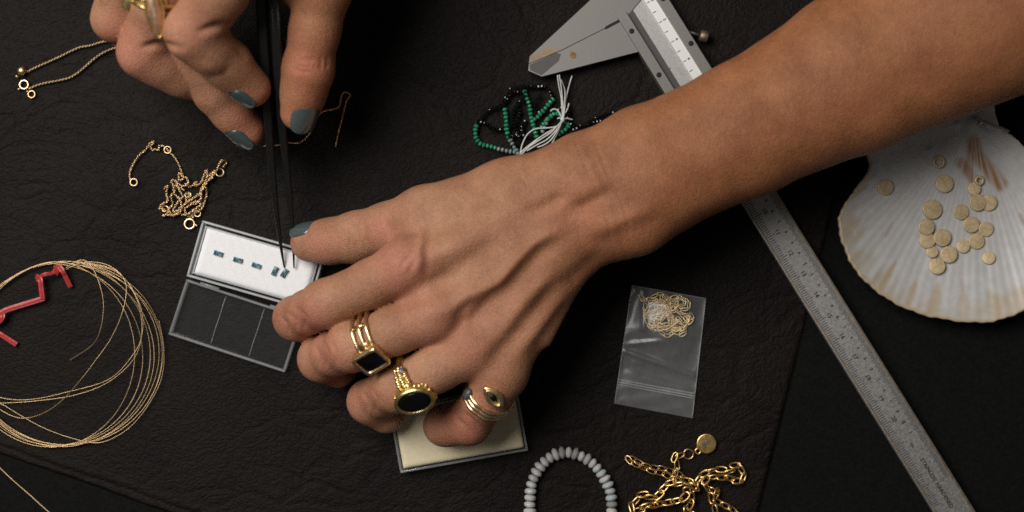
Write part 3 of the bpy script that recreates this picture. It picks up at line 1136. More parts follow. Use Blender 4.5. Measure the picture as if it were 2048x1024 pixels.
# ------------------------------------------------------------------ tweezers
def tweezers():
    root = empty('tweezers', P(578, 537, 7), 'slim matt black pointed tweezers held over the gem box', 'tweezers')

    def arm(pts):
        ps = [P(x, y, h) for x, y, h, w, t in pts]
        n = 7
        ps = catmull(ps, n)
        ws = [Vector((w, t, 0)) for _, _, _, w, t in pts]
        ws = catmull(ws, n)
        V, F = [], []
        for i, p in enumerate(ps):
            a, b = ps[max(0, i - 1)], ps[min(len(ps) - 1, i + 1)]
            t = (b - a).normalized()
            s = t.cross(Vector((0, 0, 1))).normalized()
            u = s.cross(t)
            w, th = ws[i].x / 2000, ws[i].y / 2000
            for x, z in ((-1, -.55), (-.7, -1), (.7, -1), (1, -.55), (1, .55), (.7, 1), (-.7, 1), (-1, .55)):
                V.append(p + s * (x * w) + u * (z * th))
        for i in range(len(ps) - 1):
            for k in range(8):
                F.append((i * 8 + k, (i + 1) * 8 + k, (i + 1) * 8 + (k + 1) % 8, i * 8 + (k + 1) % 8))
        F.append(tuple(range(8))); F.append(tuple((len(ps) - 1) * 8 + k for k in range(8))[::-1])
        return V, F
    A = [(514, -150, 72, 4.6, 3.0), (523, 0, 60, 4.2, 3.0), (532, 150, 48, 3.7, 2.6), (540, 290, 31, 3.2, 2.2), (550, 400, 19.5, 2.3, 1.8), (560, 480, 11.5, 1.4, 1.2), (568.5, 535, 7.0, 0.5, 0.5)]
    B = [(530, -150, 75, 4.6, 3.0), (547, 0, 62, 4.2, 3.0), (557, 150, 50, 3.7, 2.6), (568, 290, 32, 3.0, 2.2), (580, 400, 20, 2.2, 1.8), (586, 480, 12, 1.3, 1.2), (588, 536, 8.0, 0.5, 0.5)]
    for pts in (A, B):
        V, F = arm(pts)
        build('arm', V, F, M['tweezer'], root, smooth=False)
    # raised guide ribs on the upper arm, and an added steel rod standing in for a glint
    for dx in (-6, 6):
        MB().add(*tube([P(549 + dx, 0, 63.6), P(555 + dx * .8, 90, 56.2), P(559 + dx * .6, 140, 52.0)], 0.0004, 6)).build('rib', M['tweezer'], root)
    MB().add(*tube([P(557, 66, 57), P(558, 84, 56)], [0.0010, 0.0010], 10)).build('pin', M['steel'], root)
    g = [P(563, 70, 52), P(576, 95, 50), P(573, 130, 48), P(566, 150, 46)]
    MB().add(*tube(catmull(g, 5), 0.0016, 8)).build('guard', M['tweezer'], root)  # black tube added to stand in for a shadowed gap beside the arms


tweezers()


# ------------------------------------------------------------------ gem boxes
def box_axes(c0, c1):
    a, b = P(*c0), P(*c1)
    ax = (b - a).normalized()
    return a, ax, Vector((0, 0, 1)).cross(ax)


def tray(root, o, ax, ay, W, L, h, wall, mat, z0=0.0):
    """open tray: o corner, ax along W, ay along L; four walls and a floor"""
    z = Vector((0, 0, 1))
    m = o + ax * (W / 2) + ay * (L / 2) + z * z0
    MB().add(*boxm(m + z * 0.0005, ax, ay, z, W - 2 * wall - .0002, L - 2 * wall - .0002, 0.001)).build('floor_plate', M['acrylic_thin'], root, False)
    for sgn in (-1, 1):
        w = MB().add(*boxm(m + ay * (sgn * (L - wall) / 2) + z * (h / 2), ax, ay, z, W, wall, h)).build('side_wall', mat, root, False)
        bevel(w, 0.0003)
        w = MB().add(*boxm(m + ax * (sgn * (W - wall) / 2) + z * (h / 2), ax, ay, z, wall, L - 2 * wall - .0001, h)).build('side_wall', mat, root, False)
        bevel(w, 0.0003)
    return m


def pad(root, m, ax, ay, W, L, z0, z1, mat):
    """soft foam block with a gently uneven, round-edged top"""
    nx, ny = 40, 22
    V, F = [], []
    for j in range(ny + 1):
        for i in range(nx + 1):
            u, v = i / nx * 2 - 1, j / ny * 2 - 1
            e = min((1 - abs(u)) * W / 2, (1 - abs(v)) * L / 2)
            z = z1 - 0.0007 * max(0, 1 - e / 0.0012) ** 2 + 0.00008 * math.sin(i * 1.7 + j) + random.uniform(-.00003, .00003)
            V.append(m + ax * (u * W / 2) + ay * (v * L / 2) + Vector((0, 0, z)))
    n = nx + 1
    for j in range(ny):
        for i in range(nx):
            a = j * n + i
            F.append((a, a + 1, a + n + 1, a + n))
    rim = list(range(n)) + [j * n + nx for j in range(1, ny + 1)] + [ny * n + i for i in range(nx - 1, -1, -1)] + [j * n for j in range(ny - 1, 0, -1)]
    k = len(V)
    for i in rim:
        V.append(Vector((V[i].x, V[i].y, z0)))
    for i in range(len(rim)):
        F.append((rim[(i + 1) % len(rim)], rim[i], k + i, k + (i + 1) % len(rim)))
    return build('foam_pad', V, F, mat, root)


def open_box():
    o, ax, _ = box_axes((380, 552), (622, 621))
    ay = Vector((0, 0, 1)).cross(ax)
    root = empty('gem_box', o, 'open clear plastic box with white pad and five blue baguette gems', 'box')
    W, L = (P(622, 621) - P(380, 552)).length, (P(410, 441) - P(380, 552)).length
    m = tray(root, o, ax, ay, W, L, 0.0068, 0.0009, M['acrylic_tray'])
    pad(root, Vector((m.x, m.y, 0)), ax, ay, W - .0052, L - .0046, 0.0013, 0.0066, M['pad_white'])
    for sg in (-1, 1):   # inner lip the lid closes over
        MB().add(*boxm(m + ay * (sg * (L / 2 - .0021)) + Vector((0, 0, .0036)), ax, ay, Vector((0, 0, 1)), W - .0034, .0005, .0058)).build('inner_lip', M['acrylic_tray'], root, False)
        MB().add(*boxm(m + ax * (sg * (W / 2 - .0021)) + Vector((0, 0, .0036)), ax, ay, Vector((0, 0, 1)), .0005, L - .0048, .0058)).build('inner_lip', M['acrylic_tray'], root, False)
    # lid folded back flat on the leather
    o2 = P(340, 668)
    bx = (P(566, 742) - o2)
    W2 = bx.length + 0.0012; bx.normalize(); by = Vector((0, 0, 1)).cross(bx)
    L2 = (P(377, 558) - o2).length
    lid = empty('lid', o2, parent=root)
    m2 = tray(lid, o2, bx, by, W2, L2, 0.0034, 0.0010, M['acrylic'])
    z = Vector((0, 0, 1))
    for t in (-0.155, 0.175):
        pts = [m2 + bx * (t * W2 + 0.00004 * math.sin(k * 1.7)) + by * ((k / 8 - .5) * (L2 - .0034)) + z * 0.00125 for k in range(9)]
        MB().add(*tube(pts, 0.00014, 6)).build('partition_seam', M['acrylic'], lid)
    for t in (-0.3, 0.3):
        MB().add(*tube([m2 + bx * (t * W2 - .004) + by * (L2 / 2 + .0003) + z * .0034, m2 + bx * (t * W2 + .004) + by * (L2 / 2 + .0003) + z * .0034], 0.0006, 8)).build('hinge', M['acrylic'], root)
    return m


open_box()


def gem(px, py, deg, label):
    # step-cut baguette
    c = P(px, py, 6.6)
    a = math.radians(deg)
    ax = Vector((math.cos(a), math.sin(a), 0)); ay = Vector((-math.sin(a), math.cos(a), 0)); z = Vector((0, 0, 1))
    lv = [(1.60, .78, 0.0), (1.85, .95, .0006), (1.85, .95, .0009), (1.55, .68, .0013), (1.2, .42, .00155)]
    V, F = [], []
    for x, y, h in lv:
        for sx, sy in ((-1, -1), (1, -1), (1, 1), (-1, 1)):
            V.append(c + ax * (sx * x * .001) + ay * (sy * y * .001) + z * h)
    for j in range(len(lv) - 1):
        for k in range(4):
            F.append((j * 4 + k, j * 4 + (k + 1) % 4, j * 4 + 4 + (k + 1) % 4, j * 4 + 4 + k))
    F.append((3, 2, 1, 0)); F.append(tuple(len(V) - 4 + k for k in range(4)))
    build('baguette_gem', V, F, M['gem'], smooth=False, label=label, cat='gemstone', group='blue gems on the white pad')


gem(437, 507, -17, 'blue baguette gem lying lengthwise at the free end of the row')
gem(476, 520, -15, 'blue baguette gem lying lengthwise, second in the row on the pad')
gem(513, 531, -18, 'blue baguette gem lying lengthwise beside the turned pair')
gem(550, 542, 66, 'blue baguette gem turned crosswise, inner one of the pair by the tweezers')
gem(569, 546, 56, 'blue baguette gem turned crosswise right under the tweezer points')


def closed_box():
    o = P(803, 942)
    ax = (P(1056, 897) - o); W = ax.length; ax.normalize()
    ay = Vector((0, 0, 1)).cross(ax)
    root = empty('cream_pad_box', o, 'clear plastic tray with cream pad under the little finger', 'box')
    L = 0.0268
    m = tray(root, o, ax, ay, W, L, 0.0066, 0.0009, M['acrylic'])
    pad(root, Vector((m.x, m.y, 0)), ax, ay, W - .0030, L - .0030, 0.0012, 0.0060, M['pad_cream'])


closed_box()


# ------------------------------------------------------------------ chains
def link_data(name, length, width, r, mat, seg=16, minor=6, twist=0.0):
    """one stadium-shaped link lying in local XY, long axis X"""
    a, b = length / 2 - r, width / 2 - r
    pts = []
    for i in range(seg):
        t = 2 * math.pi * i / seg
        ct, st = math.cos(t), math.sin(t)
        x = math.copysign(abs(ct) ** 0.8, ct) * a
        y = math.copysign(abs(st) ** 0.8, st) * b
        pts.append(Vector((x, y, twist * x * y / max(a, 1e-9))))
    V, F = tube(pts, r, minor, closed=True)
    return make_data(name, V, F, mat)


def orient(p, t, roll):
    t = t.normalized()
    s = Vector((0, 0, 1)).cross(t)
    s = s.normalized() if s.length > 1e-6 else Vector((0, 1, 0))
    u = t.cross(s)
    s2 = s * math.cos(roll) + u * math.sin(roll)
    u2 = t.cross(s2)
    m = Matrix((t, s2, u2)).transposed().to_4x4()
    m.translation = p
    return m


def chain_parts(root, name, path, me, pitch, jitter=0.25, lean=0.75):
    ps = resample(path, pitch)
    for i, p in enumerate(ps):
        t = ps[min(i + 1, len(ps) - 1)] - ps[max(i - 1, 0)]
        roll = (lean if i % 2 else -lean) + random.uniform(-jitter, jitter)
        t = t + Vector((random.uniform(-1, 1), random.uniform(-1, 1), random.uniform(-.5, .5))) * t.length * 0.10
        link_mesh(name, me, root, orient(p, t, roll))


def chain_joined(path, length, width, r, pitch, seg=10, minor=4, lean=0.8, jitter=0.2):
    mb = MB()
    a, b = length / 2 - r, width / 2 - r
    base = []
    for i in range(seg):
        t = 2 * math.pi * i / seg
        base.append(Vector((math.cos(t) * a, math.sin(t) * b, 0)))
    V, F = tube(base, r, minor, closed=True)
    ps = resample(path, pitch)
    for i, p in enumerate(ps):
        t = ps[min(i + 1, len(ps) - 1)] - ps[max(i - 1, 0)]
        m = orient(p, t, (lean if i % 2 else -lean) + random.uniform(-jitter, jitter))
        mb.add([m @ v for v in V], F)
    return mb


def lay(pts, h=0.8, n=6, hv=0.0):
    return catmull([P(x, y, h + hv * random.random()) for x, y in pts], n)


def flat_ring(px, py, h, R, r, mat, name, root, tilt=(0, 0), seg=20):
    c = P(px, py, h)
    n = Vector((tilt[0], tilt[1], 1)).normalized()
    u = n.orthogonal().normalized(); v = n.cross(u)
    pts = [c + u * (math.cos(2 * math.pi * i / seg) * R) + v * (math.sin(2 * math.pi * i / seg) * R) for i in range(seg)]
    V, F = tube(pts, r, 8, closed=True, up=n)
    return build(name, V, F, mat, root)


# heavy gold cable chain with its thin extender and disc tag
def big_chain():
    root = empty('gold_necklace', P(1380, 975), 'heap of heavy yellow gold cable chain with engraved round tag', 'necklace')
    thick = link_data('chain_link', 0.0056, 0.0034, 0.00046, M['gold_rich'], 18, 7)
    thick2 = link_data('chain_link', 0.0060, 0.0037, 0.00046, M['gold_rich'], 18, 7, 0.15)
    thin = link_data('chain_link', 0.0047, 0.0026, 0.00026, M['gold_rich'], 16, 6)
    C = [(1388, 974), (1401, 954), (1420, 942), (1444, 939), (1460, 943), (1474, 929), (1486, 948), (1482, 964), (1464, 957), (1444, 955),
         (1420, 955), (1409, 966), (1420, 980), (1438, 984), (1422, 994), (1434, 1003), (1452, 1012), (1470, 1024), (1484, 1050), (1440, 1070), (1430, 1020)]
    hs = [2.2, 1.6, 1.4, 1.4, 1.6, 1.4, 1.4, 1.6, 2.2, 3.6, 4.0, 3.0, 2.4, 2.0, 3.4, 2.0, 1.6, 1.6, 1.6, 1.6, 2]
    chain_parts(root, 'chain_link', catmull([P(x, y, h) for (x, y), h in zip(C, hs)], 8), thick, 0.0036)
    E = [(1388, 974), (1374, 962), (1362, 968), (1338, 966), (1324, 982), (1310, 996), (1286, 989), (1272, 1002), (1264, 1018), (1283, 1020),
         (1296, 1008), (1310, 1012), (1324, 1006), (1344, 1004), (1367, 996), (1378, 980), (1384, 1004), (1372, 1022), (1392, 1040), (1350, 1050), (1310, 1035), (1280, 1040)]
    hs = [3.4, 3.6, 3.0, 1.6, 1.5, 1.6, 1.6, 1.5, 1.6, 3.2, 4.4, 2.4, 1.8, 1.6, 3.2, 3.8, 2.0, 1.6, 1.6, 1.6, 1.6, 1.6]
    chain_parts(root, 'chain_link', catmull([P(x, y, h) for (x, y), h in zip(E, hs)], 8), thick2, 0.0037)
    B = [(1350, 958), (1338, 953), (1322, 946), (1300, 941), (1281, 932), (1264, 925), (1254, 914), (1268, 919), (1284, 928), (1303, 935), (1319, 935), (1338, 941), (1358, 948), (1370, 958)]
    chain_parts(root, 'chain_link', lay(B, 1.0, 8, 0.9), thin, 0.0034, 0.2, 0.45)
    A = [(1360, 911), (1350, 909), (1350, 922), (1355, 934), (1350, 948), (1350, 962)]
    chain_parts(root, 'chain_link', lay(A, 1.2, 8, 0.6), thin, 0.0034, 0.2, 0.5)
    flat_ring(1377, 908, 0.8, 0.0020, 0.00028, M['gold_rich'], 'jump_ring', root)
    flat_ring(1396, 902, 0.9, 0.0011, 0.00040, M['gold_rich'], 'tag_loop', root)
    V, F = dome(P(1413, 887, 0.9), Vector((0, 0, 1)), Vector((1, 0, 0)), 0.0041, 0.0041, 0.0005, 5, 40, 2, 0.86)
    tagd = build('round_tag', V, F, M['gold_rich'], root)
    mb = MB()       # the stamped sprig on the tag
    for pts in ([(1406, 897), (1411, 891), (1414, 884), (1419, 877)], [(1411, 891), (1405, 888)], [(1412, 888), (1419, 889), (1422, 886)],
                [(1414, 884), (1420, 883)], [(1408, 894), (1414, 895)], [(1416, 880), (1411, 879)], [(1407, 892), (1410, 886)]):
        mb.add(*tube(catmull([P(x, y, 1.42) for x, y in pts], 4), 0.00013, 5))
    mb.build('stamped_mark', M['ink_soft'], tagd)


big_chain()


# tangle of fine gold chain
def small_tangle():
    root = empty('gold_chain_tangle', P(365, 400), 'tangled fine gold chain with little ring clasps near the open box', 'chain')
    f = lambda X, Y: (230 + X * 0.2148, 260 + Y * 0.2148)
    arc = [f(*q) for q in ((140, 455), (140, 390), (175, 310), (230, 230), (285, 185), (330, 120), (365, 110), (335, 150), (345, 185), (380, 180), (410, 185), (410, 150), (450, 150), (490, 185), (520, 215), (560, 260), (595, 320), (625, 400), (640, 440))]
    chain_joined(lay(arc, .8, 6, .5), 0.0013, 0.0011, 0.00026, 0.0009).build('fine_chain', M['gold_pale'], root, kind='stuff')
    runs = [
        [(640, 440), (600, 400), (600, 470), (660, 440), (680, 500), (620, 520), (560, 470), (525, 480), (560, 560), (520, 620), (540, 690), (500, 740), (540, 800)],
        [(460, 545), (490, 520), (480, 590), (490, 660), (440, 690), (415, 730), (460, 740), (500, 770), (440, 800), (490, 790), (560, 790), (600, 730)],
        [(690, 660), (760, 610), (810, 570), (850, 500), (900, 430), (950, 370), (970, 320), (1000, 280), (1040, 300), (1010, 340)],
        [(850, 540), (855, 600), (830, 680), (800, 740), (730, 780), (690, 810), (650, 740), (700, 700), (760, 660), (800, 690), (740, 740), (660, 790), (600, 780)],
        [(660, 500), (700, 530), (760, 480), (740, 520), (800, 490), (830, 420), (850, 370), (860, 430), (830, 500), (800, 560), (800, 640), (740, 690), (660, 650), (700, 600), (670, 590)],
        [(560, 470), (600, 560), (630, 620), (580, 680), (540, 760), (600, 740), (620, 700), (600, 640), (560, 600), (545, 520), (610, 540), (640, 560)],
        [(880, 420), (930, 380), (900, 450), (860, 480), (820, 545), (790, 600), (720, 640), (640, 700), (600, 770), (540, 800)],
    ]
    for r in runs:
        chain_joined(lay([f(*q) for q in r], .8, 6, 2.4), 0.0014, 0.0012, 0.00028, 0.0009).build('fine_chain', M['gold_pale'], root, kind='stuff')
    for X, Y, R, r, tl in ((175, 487, .00145, .00036, (0, 0)), (490, 185, .00140, .00030, (0, 0)), (467, 733, .0013, .0003, (.2, .5)), (975, 395, .0016, .0003, (.2, .2)),
                           (768, 777, .0013, .0003, (0, 0)), (680, 605, .0012, .0003, (.3, .3))):
        flat_ring(*f(X, Y), 1.4, R, r, M['gold_pale'], 'jump_ring', root, tl)
    flat_ring(*f(695, 875), 1.1, .0020, .00052, M['gold'], 'spring_clasp', root)
    V, F = tube([P(*f(748, 885), 1.1), P(*f(768, 889), 1.1)], 0.0005, 8)
    build('clasp_tab', V, F, M['gold'], root)
    V, F = tube([P(*f(715, 826), 1.1), P(*f(735, 800), 1.2)], 0.0005, 8)
    build('clasp_neck', V, F, M['gold'], root)


small_tangle()


# snake chain ending in a ball and a spring clasp, running under the tweezer hand
def clasp_chain():
    root = empty('clasp_chain', P(60, 160), 'fine dull gold rope chain with round clasp, passing under the tweezer hand', 'chain')
    f = lambda X, Y: (X * 0.15625, 60 + Y * 0.15625)
    p1 = [f(*q) for q in ((340, 540), (480, 470), (640, 400), (790, 330), (900, 275), (1030, 220), (1150, 200), (1280, 160), (1400, 140), (1560, 150), (1900, 160))]
    p2 = [f(*q) for q in ((380, 750), (470, 710), (600, 675), (760, 645), (880, 615), (980, 560), (1080, 480), (1180, 390), (1290, 310), (1400, 255), (1500, 225), (1700, 200), (1900, 160))]
    for p in (p1, p2):
        chain_joined(lay(p, .8), 0.0014, 0.00125, 0.00034, 0.0007, 8, 4, 0.8, 0.1).build('rope_chain', M['gold_dull'], root, kind='stuff')
    sv, sf = sphere_data(16, 10)
    c = P(*f(280, 525), 1.7)
    build('end_ball', [c + Vector((v.x * .0019, v.y * .0019, v.z * .0016)) for v in sv], sf, M['gold_pale'], root)
    V, F = tube([P(*f(225, 585), 1.3), P(*f(212, 605), 1.2)], 0.0008, 8)
    build('end_cap', V, F, M['gold_pale'], root)
    flat_ring(*f(308, 700), 1.1, .00175, .00048, M['gold'], 'spring_clasp', root)
    V, F = tube([P(*f(255, 748), 1.1), P(*f(232, 765), 1.1)], 0.00055, 8)
    build('clasp_tab', V, F, M['gold'], root)
    flat_ring(*f(405, 823), 0.9, .0014, .00036, M['gold_pale'], 'jump_ring', root)
    V, F = tube([P(*f(345, 775), 1.1), P(*f(360, 800), 1.0)], 0.0005, 8)
    build('clasp_neck', V, F, M['gold_pale'], root)


clasp_chain()


def thumb_chain():
    root = empty('loose_chain', P(600, 290), 'thin coppery gold chain lying on leather under tweezers and thumb', 'chain')
    f = lambda X, Y: (160 + X * 0.3125, Y * 0.3125)
    p = [f(*q) for q in ((1180, 935), (1250, 932), (1330, 915), (1400, 915), (1450, 880), (1490, 820), (1520, 750), (1560, 712), (1620, 700), (1660, 680), (1672, 620), (1695, 590), (1730, 610), (1705, 650), (1680, 750), (1655, 850), (1637, 935))]
    chain_joined(lay(p, .6), 0.0012, 0.0010, 0.00027, 0.00065, 8, 4).build('box_chain', M['gold_copper'], root, kind='stuff')


M['gold_copper'] = metal('copper_gold', (0.55, 0.33, 0.18), (0.70, 0.45, 0.27), 0.34)
thumb_chain()


# ------------------------------------------------------------------ coil of gold wire with a red twist tie
def wire_coil():
    root = empty('wire_coil', P(130, 705), 'loose coil of thin gold wire bound with red twist tie', 'wire coil')
    cx, cy = 132, 707
    loops = [(0, 0, 194, 185, 0), (2, 3, 190, 181, .4), (-4, -1, 189, 183, 1.1), (-9, 4, 184, 181, 2.0), (-14, 0, 182, 184, 2.7), (-22, 5, 176, 180, 3.4), (-33, 2, 172, 184, 5.0)]
    for dx, dy, rx, ry, ph in loops:
        pts = []
        n = 144
        for i in range(n):
            a = 2 * math.pi * i / n
            # every loop passes through the tied place at the upper left
            tie = math.exp(-((math.atan2(math.sin(a - 2.02), math.cos(a - 2.02))) / 0.55) ** 2)
            ex = rx + 1.6 * math.sin(2 * a + ph)
            ey = ry + 1.6 * math.cos(2 * a + ph * 1.7)
            x = cx + dx + ex * math.cos(a); y = cy + dy - ey * math.sin(a)
            tx, ty = cx + 188 * math.cos(a), cy - 184 * math.sin(a)
            k = tie * 0.88
            x, y = x + (tx - x) * k, y + (ty - y) * k
            pts.append(P(x, y, 1.0 + 0.8 * math.sin(a * 2 + ph) ** 2 + 0.35 * (ph % 1.7)))
        V, F = tube(pts, 0.00016, 6, closed=True)
        build('wire_loop', V, F, M['gold_wire'], root)
    strands = [
        [(120, 545, 2), (150, 524, 2), (172, 522, 2), (190, 545, 3), (205, 590, 4), (206, 630, 4.5), (198, 668, 4), (182, 692, 2.6), (150, 714, 1), (140, 720, .6)],
        [(130, 540, 2), (165, 525, 2.5), (210, 528, 3), (243, 550, 4), (253, 580, 5), (243, 630, 6), (220, 680, 6), (190, 722, 6), (165, 755, 5.6), (130, 795, 4), (95, 822, 3), (55, 836, 2), (20, 830, 1.6), (-30, 800, 1)],
        [(150, 522, 2), (230, 540, 2.5), (270, 590, 3.5), (283, 640, 4), (280, 690, 4), (258, 730, 3.4), (210, 768, 3), (150, 790, 2.4), (80, 801, 2), (0, 806, 1.4), (-60, 800, 1)],
        [(140, 522, 2), (235, 545, 3), (280, 610, 4), (284, 670, 4), (262, 715, 4), (215, 760, 3.6), (130, 785, 2.6), (60, 799, 2), (0, 795, 1.4), (-60, 770, 1)],
        [(-40, 800, 1), (0, 807, 1.5), (40, 830, 2), (90, 857, 2), (150, 878, 2), (200, 885, 2), (250, 862, 2), (290, 820, 2), (322, 760, 2), (328, 700, 2), (318, 640, 2)],
    ]
    for s in strands:
        V, F = tube(catmull([P(*q) for q in s], 8), 0.00015, 6)
        build('wire_strand', V, F, M['gold_wire'], root)
    tie = empty('twist_tie', P(90, 570), parent=root)

    def ribbon(pts, w):
        w *= 0.58
        ps = catmull([P(*q) for q in pts], 6)
        V, F = [], []
        n = len(ps)
        for i, p in enumerate(ps):
            t = (ps[min(i + 1, n - 1)] - ps[max(i - 1, 0)]).normalized()
            s = t.cross(Vector((0, 0, 1))).normalized()
            u = s.cross(t)
            for k, (x, z) in enumerate(((-1, -.1), (-1, .1), (-.45, .14), (0, .34), (.45, .14), (1, .1), (1, -.1), (0, -.2))):
                V.append(p + s * (x * w / 2) + u * (z * w / 2))
        for i in range(n - 1):
            for k in range(8):
                F.append((i * 8 + k, i * 8 + (k + 1) % 8, i * 8 + 8 + (k + 1) % 8, i * 8 + 8 + k))
        F.append(tuple(range(8))[::-1]); F.append(tuple((n - 1) * 8 + k for k in range(8)))
        o = build('tie_strip', V, F, M['red'], tie, smooth=False)
        return o
    ribbon([(108, 536, 2.4), (119, 534, 4.0), (126, 544, 4.4), (131, 554, 3.2), (141, 574, 1.6)], 0.0032)
    ribbon([(112, 549, 2.2), (116, 541, 3.9), (122, 535, 3.8), (127, 541, 2.6)], 0.0026)
    ribbon([(74, 563, 2.2), (82, 552, 3.6), (92, 548, 4.0), (104, 546, 3.0), (110, 540, 2.2)], 0.0024)
    ribbon([(72, 552, 1.8), (80, 558, 3.9), (82, 575, 3.8), (85, 598, 3.2)], 0.0034)
    ribbon([(88, 596, 2.6), (70, 602, 2.6), (40, 611, 2.6), (10, 621, 3.4), (-4, 632, 4.2), (-20, 650, 3)], 0.0036)
    ribbon([(-25, 655, 2.5), (0, 668, 2.4), (14, 677, 2.0), (33, 689, 1.6)], 0.0034)
    ribbon([(-10, 650, 2.5), (2, 640, 4.4), (6, 630, 4.4), (2, 622, 3.0)], 0.0028)


wire_coil()
V, F = tube(catmull([P(-60, 870, -1.4), P(-20, 915, -1.4), (P(20, 955, -1.5)), P(60, 990, -1.6), P(105, 1030, -1.7), P(160, 1070, -1.7)], 8), 0.00030, 8)
build('loose_wire', V, F, M['gold_wire'], label='single stiff gold wire lying beside the cut edge of the leather', cat='wire')


# ------------------------------------------------------------------ vernier caliper
def caliper():
    root = empty('vernier_caliper', P(1500, 420), 'long steel vernier caliper with engraved scales lying under the forearm', 'caliper')
    o = P(1513, 394)
    ax = (P(1905, 1024) - o).normalized()                 # along the beam, away from the jaws
    ay = Vector((0, 0, 1)).cross(ax)                      # across, towards the inch scale
    z = Vector((0, 0, 1))
    W = 0.0147
    c10 = P(1519, 427)                                    # ten centimetres
    CM = 0.00995
    at = lambda cm, y: o + ax * ((c10 - o).dot(ax) + (cm - 10) * CM) + ay * y
    top = 0.0050
    L0, L1 = at(-3.2, 0), at(27.5, 0)
    m = (L0 + L1) / 2
    b = MB().add(*boxm(m + z * 0.0032, ax, ay, z, (L1 - L0).length, W, 0.0036)).build('beam', M['steel'], root, False)
    bevel(b, 0.0005, 2)
    for sg in (-1, 1):    # polished edge strips of the beam
        e = MB().add(*boxm(m + ay * (sg * (W / 2 - 0.0008)) + z * (top + 0.0001), ax, ay, z, (L1 - L0).length - .001, 0.0007, 0.0003)).build('edge_strip', M['steel_brown'], root, False)
    # millimetre ticks, joined: too fine to pick apart
    mb = MB()
    for k in range(3 * 10, 24 * 10):
        ln = 0.0033 if k % 10 == 0 else (0.0028 if k % 5 == 0 else 0.0023)
        p = at(k / 10, -W / 2 + 0.0014 + ln / 2) + z * (top + 0.00006)
        mb.add(*boxm(p, ax, ay, z, 0.00028, ln, 0.00008))
    mb.build('millimetre_ticks', M['ink_soft'], root, False, kind='stuff')
    mb = MB()
    inch = 2.54
    k = 0
    while True:
        cm = 1.5 + k * inch / 40
        if cm > 23.2: break
        ln = 0.0030 if k % 40 == 0 else (0.0025 if k % 4 == 0 else 0.0019)
        mb.add(*boxm(at(cm, W / 2 - 0.0014 - ln / 2) + z * (top + 0.00006), ax, ay, z, 0.00022, ln, 0.00008))
        k += 1
    mb.build('inch_ticks', M['ink_soft'], root, False, kind='stuff')

    def text(s, p, size, name='numeral', mat=None, d=None):
        d = d or ax
        cu = bpy.data.curves.new('t', 'FONT'); cu.body = s; cu.size = size; cu.align_x = 'CENTER'; cu.align_y = 'CENTER'
        cu.resolution_u = 2; cu.offset = size * 0.012
        ob = bpy.data.objects.new('t', cu); scene.collection.objects.link(ob)
        dg = bpy.context.evaluated_depsgraph_get()
        me = bpy.data.meshes.new_from_object(ob.evaluated_get(dg))
        bpy.data.objects.remove(ob); bpy.data.curves.remove(cu)
        me.materials.clear(); me.materials.append(mat or M['ink'])
        mt = Matrix((d, z.cross(d), z)).transposed().to_4x4()
        mt.translation = p + z * (top + 0.00012)
        return link_mesh(name, me, root, mt)
    for cm in range(6, 21):
        text(str(cm), at(cm, -W / 2 + 0.0062), 0.0025)
    for i in range(2, 9):
        text(str(i), at(i * inch, W / 2 - 0.0059), 0.0022)
        for t in (2, 4, 6, 8):
            if i < 8 or t < 3:
                text(str(t), at((i + t / 10) * inch, W / 2 - 0.0056), 0.0017)
    text('cm', at(21.3, -0.0004), 0.0019)
    text('STAINLESS  HARDENED', at(23.15, -0.0001), 0.00225, 'engraved_lettering')
    bpy.data.objects  # noqa
    # slider: two rails, light vernier plate, dark strip for the shaded gap, screws
    u0, u1 = at(0.05, 0), at(4.9, 0)
    sm = (u0 + u1) / 2; sl = (u1 - u0).length

    def bar(name, cm0, cm1, y0, y1, h0, h1, mat, bv=0.0003):
        a, c = at(cm0, (y0 + y1) / 2), at(cm1, (y0 + y1) / 2)
        ob = MB().add(*boxm((a + c) / 2 + z * ((h0 + h1) / 2), ax, ay, z, (c - a).length, abs(y1 - y0), h1 - h0)).build(name, mat, root, False)
        if bv: bevel(ob, bv)
        return ob
    bar('slider_rail', 0.10, 5.4, -0.0105, -0.0062, 0.0012, 0.0072, M['steel_jaw'])
    bar('slider_groove', 0.12, 5.4, -0.0062, -0.0034, 0.0049, 0.00535, M['steel_dark'], 0)  # raised dark strip, its colour stands in for shade in the recess
    bar('slider_rail', -1.0, 5.4, 0.0066, 0.0112, 0.0012, 0.0070, M['steel_jaw'])
    vp = bar('vernier_plate', -0.10, 5.3, 0.0024, 0.0070, 0.0049, 0.0062, M['steel_light'], 0.0002)
    bar('beam_groove', -2.5, -0.35, -0.0022, -0.0008, 0.0049, 0.00512, M['steel_brown'], 0)
    for i in range(0, 11):
        p = at(0.25 + i * 0.47, 0.0034) + z * 0.00635
        MB().add(*boxm(p, ax, ay, z, 0.0002, 0.0014, 0.0001)).build('vernier_tick', M['ink_soft'], root, False)
        if i % 2 == 0:
            t = text(str(i), at(0.25 + i * 0.47, 0.0053), 0.0017, 'vernier_numeral', M['ink_soft'])
            t.location.z += 0.0013
    for cm in (0.9, 3.0):
        V, F = dome(at(cm, -0.0086) + z * 0.0072, z, ax, 0.0011, 0.0011, 0.0003, 4, 16)
        build('screw', V, F, M['ink'], root)
    for cm in (0.45, 2.6):
        V, F = dome(at(cm, 0.0092) + z * 0.0070, z, ax, 0.0011, 0.0011, 0.0003, 4, 16)
        build('screw', V, F, M['ink'], root)
    # thumb screw on the outer rail
    c = P(1409, 73, 4)
    a0 = at(2.1, 0.0112) + z * 0.004
    d = (c - a0).normalized()
    V, F = tube([a0, c - d * 0.0008], 0.0007, 10)
    ts = build('thumb_screw', V, F, M['steel_dark'], root)
    pts = [c - d * 0.0020, c - d * 0.0016, c + d * 0.0012, c + d * 0.0016]
    V, F = [], []
    nseg = 24
